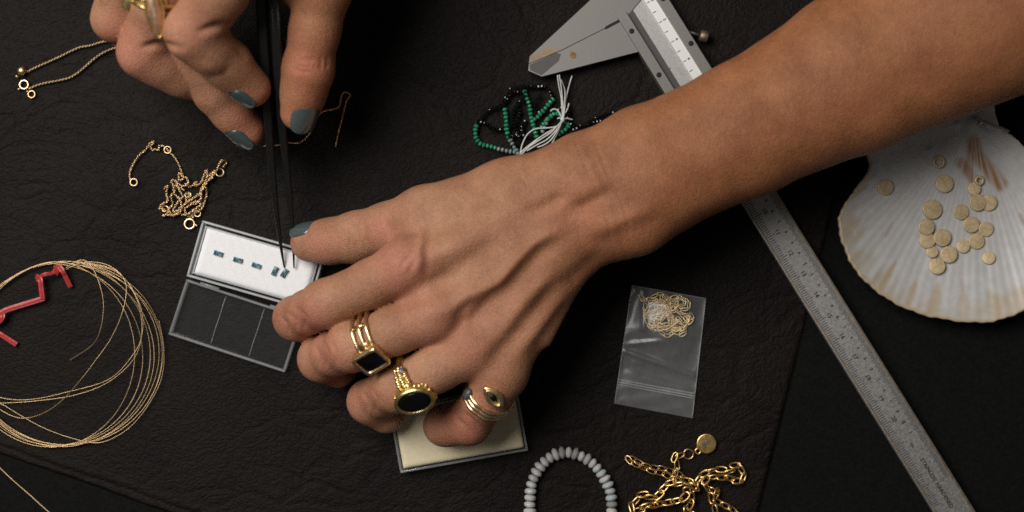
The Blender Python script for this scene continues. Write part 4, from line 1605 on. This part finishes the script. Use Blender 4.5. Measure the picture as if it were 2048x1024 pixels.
    for q, rr in zip(pts, (0.0018, 0.0023, 0.0023, 0.0018)):
        s = d.cross(z).normalized(); u = s.cross(d)
        for k in range(nseg):
            t = 2 * math.pi * k / nseg
            r2 = rr * (1 if k % 2 else 0.90)
            V.append(q + s * (math.cos(t) * r2) + u * (math.sin(t) * r2))
    for j in range(3):
        for k in range(nseg):
            F.append((j * nseg + k, j * nseg + (k + 1) % nseg, (j + 1) * nseg + (k + 1) % nseg, (j + 1) * nseg + k))
    F.append(tuple(range(nseg))[::-1]); F.append(tuple(3 * nseg + k for k in range(nseg)))
    build('knurled_head', V, F, M['steel_brown'], ts)
    # jaws: fixed (upper) and sliding (lower), closed against each other
    fj = slab([(1057, 131), (1059, 116), (1100, 78), (1184, 0), (1240, -58), (1262, -95), (1300, -20), (1252, 37), (1209, 60), (1122, 104)], 1.2, 5.5)
    o1 = build('fixed_jaw', *fj, M['steel_jaw'], root, smooth=False); bevel(o1, 0.00008, 1)
    sj = slab([(1057, 131.6), (1056, 145), (1083, 156.5), (1276, 107), (1262, 75), (1253, 37.6), (1209.5, 60.6), (1122.5, 104.6)], 1.2, 5.5)
    o2 = build('sliding_jaw', *sj, M['steel_jaw'], root, smooth=False); bevel(o2, 0.00008, 1)
    for poly, par, mat, h in (([(1059, 117), (1098, 96), (1119, 104), (1112, 107), (1059, 130)], o1, M['steel_brown'], 5.54),
                              ([(1059, 133), (1112, 109), (1121, 112), (1117, 125), (1083, 154), (1060, 144)], o2, M['steel_dark'], 5.54)):
        build('ground_tip', *slab(poly, 5.0, h), mat, par, smooth=False)
    V, F = dome(P(1146, 110, 5.6), z, ax, 0.0015, 0.0012, 0.00006, 3, 14)
    build('rust_spot', V, F, M['rust'], o2)
    build('relief_slot', *slab([(1209, 63), (1253, 40), (1251, 35), (1208, 58)], 5.0, 5.75), M['ink'], root, smooth=False)


M['rust'] = plain('rust_stain', (0.22, 0.12, 0.04), 0.8, 0.2, 0.4, 700, 0.2)
caliper()


# ------------------------------------------------------------------ scallop shell with gold discs
def shell_mat():
    m, ns, ls, b = new_mat('scallop')
    at = node(ns, 'ShaderNodeAttribute', attribute_name='pigment')
    co = objcoord(ns)
    n = node(ns, 'ShaderNodeTexNoise', i_Scale=300.0, i_Detail=4.0)
    ls.new(co, n.inputs['Vector'])
    r = ramp(ns, ls, n.outputs['Fac'], [(0.3, (0.88, 0.87, 0.86)), (0.7, (1, 1, 1))])
    mm = node(ns, 'ShaderNodeMix', data_type='RGBA', blend_type='MULTIPLY')
    mm.inputs[0].default_value = 1.0
    ls.new(at.outputs['Color'], mm.inputs[6])
    ls.new(r.outputs[0], mm.inputs[7])
    ls.new(mm.outputs[2], b.inputs['Base Color'])
    b.inputs['Roughness'].default_value = 0.42
    b.inputs['Specular IOR Level'].default_value = 0.45
    bp = node(ns, 'ShaderNodeBump', i_Strength=0.25, i_Distance=0.0003)
    ls.new(n.outputs['Fac'], bp.inputs['Height'])
    ls.new(bp.outputs[0], b.inputs['Normal'])
    return m


def shell_z(x, y):
    """inner surface height (mm) at photo pixel x, y"""
    r2 = ((x - 1900) / 235.0) ** 2 + ((y - 440) / 235.0) ** 2
    return 2.4 + 9.5 * r2 ** 1.25


def scallop():
    out = [(1985, 209), (1940, 192), (1880, 186), (1820, 196), (1765, 240), (1738, 288), (1735, 310), (1741, 332), (1733, 352), (1716, 374), (1701, 396), (1684, 424),
           (1680, 450), (1686, 480), (1697, 510), (1712, 538), (1733, 562), (1757, 583), (1785, 602), (1820, 619), (1860, 632), (1905, 640), (1950, 644), (1990, 641),
           (2025, 630), (2060, 612), (2092, 580), (2116, 540), (2128, 490), (2122, 430), (2100, 375), (2070, 325), (2042, 288), (2018, 268), (2002, 262), (1996, 244), (1990, 226)]
    O = [Vector((x, y, 0)) for x, y in out]
    O = catmull(O, 10, True)
    O = [o + (o - Vector((1900, 430, 0))).normalized() * ((0.9 * math.sin(i * 0.45) + 0.6 * math.sin(i * 1.1 + 1)) * min(1, max(0, (o.y - 330) / 60))) for i, o in enumerate(O)]
    C = Vector((1948, 238, 0))
    n, nr = len(O), 90
    V, F, col = [], [], []
    rows = [((i / nr) ** 0.9) for i in range(1, nr + 1)]
    rs = np.random.default_rng(4)
    V.append(P(C.x, C.y, shell_z(C.x, C.y)))
    angs = [math.atan2(o.y - C.y, o.x - C.x) for o in O]
    pts_px = [(C.x, C.y, 0, 0)]
    for t in rows:
        for o, a in zip(O, angs):
            q = C.lerp(o, t)
            pts_px.append((q.x, q.y, t, a))
    A = np.array(pts_px)
    X, Y, T, TH = A.T
    Z = 2.4 + 9.5 * ((((X - 1900) / 235.0) ** 2 + ((Y - 440) / 235.0) ** 2)) ** 1.25
    Z = np.minimum(Z, 16)
    R = np.hypot(X - C.x, Y - C.y)
    fan = (TH > 0.15) & (TH < 3.05)
    rib = 0.1 + 0.9 * np.clip((TH - 0.15) / 0.3, 0, 1) * np.clip((3.05 - TH) / 0.6, 0, 1) * fan
    Z += rib * (0.09 * np.cos(TH * 44) * np.clip(R / 300, 0, 1) ** 3 + 0.06 * np.cos(TH * 120 + 1) * np.clip(R / 300, 0, 1))
    Z += 0.2 * np.exp(-((TH - 2.38) / 0.05) ** 2) * np.clip(R / 150, 0, 1) * (R < 330) + 0.4 * np.exp(-((TH - 0.72) / 0.05) ** 2) * np.clip(R / 120, 0, 1)
    pn = np.stack([X / 22, Y / 22, X * 0], 1)
    Z += 0.18 * vnoise(pn, 11)
    # hinge knobs
    for (x, y, s, a) in ((1948, 246, 14, 2.0), (1915, 248, 8, 1.0), (1965, 262, 10, 1.2), (1860, 300, 6, .8)):
        Z += a * np.exp(-((X - x) ** 2 + (Y - y) ** 2) / s ** 2)
    V = [P(x, y, z) for x, y, z in zip(X, Y, Z)]
    for i in range(n):
        F.append((0, 1 + (i + 1) % n, 1 + i))
    for j in range(nr - 1):
        for i in range(n):
            a, b = 1 + j * n + i, 1 + j * n + (i + 1) % n
            F.append((a, b, b + n, a + n))
    # pigment: pearly grey, tan rim broken along the ribs, rusty patch near the hinge
    base = np.array([0.47, 0.468, 0.462])[None].repeat(len(X), 0)
    base *= (1 + 0.05 * vnoise(np.stack([X / 40, Y / 40, X * 0], 1), 2))[:, None]
    tan = np.array([0.39, 0.29, 0.17])
    nz = vnoise(np.stack([np.cos(TH) * 95, np.sin(TH) * 95, R / 45], 1), 8)
    edge = 0.875 - 0.045 * nz + 0.025 * np.cos(TH * 44)
    k = np.clip((T - edge) / 0.045, 0, 1) * fan * np.clip(0.40 + 0.32 * nz, 0.06, 0.75)
    k = np.maximum(k, np.clip((T - 0.975) / 0.02, 0, 1) * 0.85 * fan)
    base = base * (1 - k[:, None]) + tan * k[:, None]
    q = np.stack([X, Y], 1)
    rust = np.array([0.27, 0.12, 0.035])
    for pts, w, a in (([(1948, 285), (1955, 310), (1975, 335), (2000, 368)], 15, .98), ([(1920, 325), (1938, 345), (1950, 362)], 11, .85), ([(1945, 300), (1940, 330)], 12, .55),
                      ([(1782, 447), (1772, 472)], 4, .35), ([(1890, 290), (1900, 300)], 16, .25), ([(2040, 430), (2048, 445)], 5, .4), ([(1925, 560), (1926, 580)], 5, .2)):
        d, _ = poly_dist(q, pts)
        kk = (a * np.exp(-(d / w) ** 4) * np.clip(0.75 + 0.4 * nz, 0, 1))[:, None]
        base = base * (1 - kk) + rust * kk
    Vn = np.array([tuple(v) for v in V]); c = (Vn.min(0) + Vn.max(0)) / 2
    me = make_data('scallop_shell', Vn - c, F, shell_mat())
    ca = me.color_attributes.new('pigment', 'FLOAT_COLOR', 'POINT')
    ca.data.foreach_set('color', np.concatenate([np.clip(base, 0, 1), np.ones((len(X), 1))], 1).astype(np.float32).ravel())
    o = link_mesh('scallop_shell', me, None, Matrix.Translation(Vector(c)))
    sm = o.modifiers.new('thickness', 'SOLIDIFY'); sm.thickness = 0.0016; sm.offset = 1.0
    tag(o, 'white scallop shell dish with tan rim holding small gold discs', 'shell')


scallop()

sv, sf = dome(Vector((0, 0, 0)), Vector((0, 0, 1)), Vector((1, 0, 0)), 0.0033, 0.0033, 0.0004, 4, 28, 2, 0.9)
disc_me = make_data('gold_disc', sv, sf, M['disc'])
f = lambda X, Y: (1680 + X * 0.4493, 200 + Y * 0.4493)
DISCS = [(203, 388, 1.0), (465, 373, 1.10), (411, 487, 1.22), (385, 565, 1.0), (456, 613, 1.08), (388, 625, 1.0), (410, 676, .75), (484, 688, 1.05), (432, 740, 1.02),
         (540, 499, .95), (585, 555, 1.0), (614, 456, 1.05), (662, 458, 1.0), (650, 575, .92), (608, 628, 1.0), (548, 652, .82), (662, 703, .80), (598, 395, .8), (440, 275, .85), (620, 358, .62)]
for i, (X, Y, k) in enumerate(DISCS):
    x, y = f(X, Y)
    zz = shell_z(x, y) + 0.9 + (0.45 if i in (3, 4, 7, 10, 11) else 0)
    e = 3.0
    nx = -(shell_z(x + e, y) - shell_z(x - e, y)) / pxmm(2 * e)
    ny = (shell_z(x, y + e) - shell_z(x, y - e)) / pxmm(2 * e)
    nrm = Vector((nx + random.uniform(-.1, .1), ny + random.uniform(-.1, .1), 1)).normalized()
    q = nrm.to_track_quat('Z', 'Y').to_matrix().to_4x4()
    q.translation = P(x, y, zz)
    if i >= 18:
        o = flat_ring(x, y, zz + .3, 0.0024 * k, 0.0006, M['disc'], 'gold_ring_finding', None)
        tag(o, ['small open gold ring lying in the shell above the discs', 'tiny grey-gold ring lying on the rusty patch of the shell'][i - 18], 'ring finding')
    else:
        o = link_mesh('gold_disc', disc_me, None, q @ Matrix.Scale(k, 4))
        lab = 'small matt gold disc clustered with others in the white shell'
        if i == 0: lab = 'small matt gold disc lying alone near the shell flank'
        tag(o, lab, 'disc', 'gold discs in the shell')


# ------------------------------------------------------------------ zip bag with a gold chain inside
def zip_bag():
    c = [(1264, 571), (1411, 597), (1384, 836), (1229, 807)]          # corners, clockwise from the upper left
    p = [P(x, y) for x, y in c]
    root = empty('zip_bag', P(1320, 700), 'small clear zip bag holding a bundle of fine gold chain', 'bag')
    nu, nv = 46, 72

    def sheet(sign, mat, name):
        V, F = [], []
        for j in range(nv + 1):
            v = j / nv
            for i in range(nu + 1):
                u = i / nu
                q = p[0].lerp(p[1], u).lerp(p[3].lerp(p[2], u), v)
                e = min(u, 1 - u, v * 1.5, (1 - v) * 2)
                puff = min(1, e / 0.18)
                puff = puff * puff * (3 - 2 * puff)
                hgt = (3.2 * math.exp(-((u - .5) / .34) ** 2 - ((v - .20) / .24) ** 2) + 0.5) * puff
                wr = 0.0
                if v < 0.78:
                    wr += 0.55 * math.sin(9 * v + 5 * u + 2.2 * math.sin(5 * u + 1.0)) * math.sin(7 * v + 1)
                    wr += 0.75 * math.exp(-((v - .60 - .10 * (u - .5)) / .022) ** 2) - 0.5 * math.exp(-((v - .66 - .06 * u) / .03) ** 2)
                    wr += 0.55 * math.exp(-((v - .50 + .18 * u) / .018) ** 2) * math.exp(-((u - .25) / .3) ** 2)
                    wr += 0.40 * math.exp(-((v - .42 + .10 * u) / .015) ** 2) * math.exp(-((u - .75) / .25) ** 2)
                    wr += 0.45 * math.exp(-((u - .16 - .2 * v) / .03) ** 2) * (v < .35)
                wr += 0.10 * math.sin(38 * v + 11 * u) * (1 if v > .8 else .4)
                wr *= 1.5 * min(1, e / 0.05)
                z = 0.45 + sign * 0.12 + (hgt + wr if sign > 0 else 0.08 * wr)
                z = max(z, 0.30 + sign * .1)
                V.append(Vector((q.x, q.y, z * 0.001)))
        n = nu + 1
        for j in range(nv):
            for i in range(nu):
                a = j * n + i
                F.append((a, a + n, a + n + 1, a + 1))
        build(name, V, F, mat, root)
    sheet(-1, M['bag'], 'back_sheet')
    sheet(1, M['bag'], 'front_sheet')
    for v, r in ((0.795, 0.00035), (0.815, 0.00045), (0.835, 0.0003)):
        a, b = p[0].lerp(p[3], v), p[1].lerp(p[2], v)
        pts = [a.lerp(b, t / 12) + Vector((0, 0, 0.0011)) for t in range(13)]
        V, F = tube(pts, r, 6)
        build('zip_ridge', V, F, M['bag_seam'], root)
    for (a, b) in ((p[0], p[3]), (p[1], p[2]), (p[0], p[1])):
        pts = [a.lerp(b, t / 14) + Vector((0, 0, 0.0006)) for t in range(15)]
        V, F = tube(pts, 0.00022, 5)
        build('side_seam', V, F, M['bag_seam'], root)
    # chain bundle
    g = lambda X, Y: (1200 + X * 0.293, 560 + Y * 0.293)
    cr = empty('bagged_chain', P(*g(460, 250), 0), 'bundle of pale gold trace chain inside the clear zip bag', 'chain')
    me = link_data('chain_link', 0.0036, 0.0019, 0.00026, M['gold_soft'], 12, 5)
    rr = random.Random(5)
    runs = [[(285, 120), (320, 150), (330, 190), (310, 220), (320, 270), (330, 310), (380, 335), (420, 360), (460, 380), (490, 365), (520, 340), (570, 335), (575, 370), (520, 360)],
            [(370, 110), (400, 90), (430, 110), (470, 110), (440, 140), (400, 160), (380, 190), (420, 180), (460, 160), (500, 140), (560, 130), (600, 150), (605, 190), (570, 200), (540, 180)],
            [(340, 230), (380, 220), (400, 260), (440, 230), (480, 250), (510, 210), (540, 220), (580, 240), (620, 230), (625, 280), (590, 290), (560, 300), (540, 270)],
            [(330, 250), (360, 280), (400, 310), (440, 300), (480, 310), (520, 290), (500, 260), (470, 220), (440, 190), (410, 220), (370, 250)],
            [(300, 135), (350, 130), (390, 140), (430, 170), (470, 190), (500, 170), (530, 190), (560, 240), (590, 270)],
            [(420, 120), (410, 150), (460, 130), (480, 160), (440, 200), (480, 280), (450, 330), (410, 300), (380, 310)]]
    for _ in range(5):
        X, Y = rr.uniform(340, 560), rr.uniform(130, 300)
        r = []
        for _k in range(8):
            r.append((X, Y))
            X = min(600, max(310, X + rr.uniform(-90, 90))); Y = min(335, max(110, Y + rr.uniform(-70, 70)))
        runs.append(r)
    for r in runs:
        path = catmull([P(*g(X, Y), rr.uniform(0.9, 2.6)) for X, Y in r], 6)
        chain_parts(cr, 'chain_link', path, me, 0.0029, 0.4, 0.6)


zip_bag()


# ------------------------------------------------------------------ strand of milky rondelle beads
def rondelle(seed):
    """faceted rondelle, axis X, unit sizes"""
    r = random.Random(seed)
    prof = [(-.5, .42), (-.40, .72), (-.20, .94), (.0, 1.0), (.20, .94), (.40, .72), (.5, .42)]
    V, F = [], []
    n = 14
    for j, (x, rad) in enumerate(prof):
        for k in range(n):
            a = 2 * math.pi * (k + .5 * (j % 2)) / n
            V.append(Vector((x * 2 + r.uniform(-.03, .03), math.cos(a) * rad * r.uniform(.97, 1.02), math.sin(a) * rad * r.uniform(.97, 1.02))))
    for j in range(len(prof) - 1):
        for k in range(n):
            F.append((j * n + k, j * n + (k + 1) % n, (j + 1) * n + (k + 1) % n, (j + 1) * n + k))
    F.append(tuple(range(n))); F.append(tuple((len(prof) - 1) * n + k for k in range(n))[::-1])
    return V, F


def bead_strand():
    root = empty('bead_strand', P(1140, 960), 'arched strand of milky grey faceted rondelle gem beads', 'bead strand')
    f = lambda X, Y: (1000 + X * 0.4726, 540 + Y * 0.4726)
    path = [f(*q) for q in ((150, 1130), (130, 1060), (126, 1003), (128, 955), (133, 908), (150, 865), (172, 830), (210, 795), (252, 775), (297, 773), (340, 787), (378, 807), (412, 840), (442, 882), (463, 925), (471, 965), (473, 1005), (468, 1060), (450, 1130))]
    pts = resample(catmull([P(x, y, 2.5) for x, y in path], 8), 0.00272)
    datas = {}
    for i, p in enumerate(pts):
        t = pts[min(i + 1, len(pts) - 1)] - pts[max(i - 1, 0)]
        mi = [0, 0, 1, 0, 2, 0, 1, 0, 3, 0, 4, 1][random.randrange(12)]
        key = (mi, random.randrange(3))
        if key not in datas:
            V, F = rondelle(key[1] + 3 * mi)
            datas[key] = make_data('bead', V, F, M['bead'][mi], False)
        k = random.uniform(.85, 1.08)
        m = orient(p, t + Vector((random.uniform(-1, 1), random.uniform(-1, 1), 0)) * t.length * .10, random.uniform(0, 3))
        m = m @ Matrix.Diagonal((0.00128, 0.0026 * k, 0.0024 * k, 1))
        link_mesh('bead', datas[key], root, m)
    V, F = tube(pts, 0.0002, 5)
    build('thread', V, F, M['thread'], root)


bead_strand()


# ------------------------------------------------------------------ hank of green and black beads tied with white thread
def bead_hank():
    root = empty('bead_hank', P(1060, 240), 'hank of tiny emerald green and black bead strands tied with white thread', 'bead strands')
    f = lambda X, Y: (920 + X * 0.1758, 140 + Y * 0.1758)
    sv, sf = sphere_data(8, 5)

    def strand(name, pts, mat, R, h=1.2, hv=1.2):
        ps = resample(catmull([P(*f(X, Y), h + hv * random.random()) for X, Y in pts], 6), R * 1.55)
        mb = MB()
        for i, p in enumerate(ps):
            t = (ps[min(i + 1, len(ps) - 1)] - ps[max(i - 1, 0)])
            m = orient(p, t, random.uniform(0, 3))
            k = random.uniform(.85, 1.1)
            mb.add([m @ Vector((v.x * R * .75, v.y * R * k, v.z * R * k)) for v in sv], sf)
        mb.build(name, mat, root, smooth=False, kind='stuff')
    G = 0.00105
    for pts, mat in (([(200, 600), (180, 660), (175, 720), (190, 790), (250, 850), (350, 870), (440, 900)], 'green'), ([(440, 900), (500, 912), (560, 925), (620, 930)], 'green_grey'),
                     ([(510, 450), (525, 560), (530, 680), (555, 760)], 'green'), ([(555, 760), (590, 830), (630, 900), (660, 950)], 'green_grey'),
                     ([(735, 245), (760, 320), (790, 400), (810, 540), (840, 650), (870, 750), (880, 800)], 'green'),
                     ([(1055, 335), (1000, 400), (960, 450), (920, 490), (880, 540), (850, 560)], 'green'),
                     ([(1140, 510), (1080, 495), (1020, 540), (960, 600), (930, 650)], 'green'), ([(1000, 560), (970, 640), (940, 700)], 'green_grey'),
                     ([(1190, 590), (1240, 610), (1220, 660), (1180, 690), (1120, 730), (1050, 790)], 'green')):
        strand('green_bead_strand', pts, M[mat], G)
    for pts in ([(200, 600), (260, 530), (350, 450), (430, 420), (510, 370), (560, 300), (570, 215), (630, 205), (780, 190), (860, 190), (960, 190), (1020, 240), (1050, 330)],
                [(510, 450), (480, 380), (530, 300), (600, 260), (735, 245)], [(200, 590), (280, 600), (330, 640), (390, 670), (470, 680), (580, 640), (600, 520), (630, 420), (740, 300)],
                [(560, 760), (650, 740), (720, 740), (780, 770), (840, 790)], [(1120, 450), (1180, 420), (1240, 450), (1230, 560), (1290, 640), (1340, 640), (1420, 630), (1500, 600), (1600, 580)],
                [(600, 880), (680, 800), (620, 640), (680, 500), (650, 420)], [(1290, 680), (1400, 640), (1560, 540), (1800, 480), (1900, 520)], [(740, 580), (700, 640), (720, 720)], [(900, 300), (850, 400), (900, 480)]):
        strand('black_bead_strand', pts, M['black_bead'], 0.00095)
    th = [[(1110, 60, 6.5), (1125, 180, 5), (1150, 300, 3.4), (1160, 430, 3), (1170, 560, 4)], [(1130, 55, 7), (1150, 180, 5), (1165, 320, 3.5), (1175, 450, 3), (1172, 560, 4)],
          [(1275, 65, 1.2), (1240, 180, 1.6), (1205, 330, 2.4), (1190, 450, 3), (1175, 560, 4)], [(1150, 110, 3), (1190, 220, 3), (1195, 330, 3), (1178, 450, 3), (1168, 560, 4)],
          [(1240, 380, 2), (1220, 450, 2.6), (1190, 500, 3), (1172, 560, 4)],
          [(1170, 570, 4), (1100, 640, 4), (980, 660, 3.6), (860, 670, 3.2), (770, 730, 3), (715, 830, 2.6), (690, 930, 2.4), (700, 1000, 2)],
          [(1170, 570, 4), (1060, 680, 4), (920, 760, 3.6), (820, 830, 3.2), (700, 930, 2.6), (660, 1000, 2)], [(1170, 570, 4), (1050, 700, 4.2), (900, 800, 3.8), (780, 880, 3), (700, 960, 2.4)],
          [(1170, 570, 4), (1090, 690, 4), (990, 790, 4), (880, 850, 3.4), (760, 920, 2.6)], [(1170, 570, 4), (1100, 700, 4), (1040, 790, 3.6), (960, 850, 3), (880, 880, 2.6)],
          [(1170, 570, 4), (1080, 660, 4.4), (980, 720, 4), (880, 790, 3.6), (760, 900, 3)], [(1165, 575, 4), (1120, 690, 3.6), (1070, 790, 3), (1040, 860, 2.4)],
          [(1170, 560, 4), (1220, 552, 3.4), (1280, 565, 2.4)], [(1170, 560, 4), (1130, 545, 3.6), (1110, 555, 3)], [(1160, 540, 4), (1110, 460, 3), (1060, 445, 2.4), (1030, 470, 2)]]
    for t in th:
        V, F = tube(catmull([P(*f(x, y), h) for x, y, h in t], 6), 0.00030, 5)
        build('tie_thread', V, F, M['thread'], root)
    V, F = sphere_data(10, 7)
    c = P(*f(1168, 562), 4)
    build('thread_knot', [c + Vector((v.x * .0010, v.y * .0013, v.z * .0010)) for v in V], F, M['thread'], root)


bead_hank()
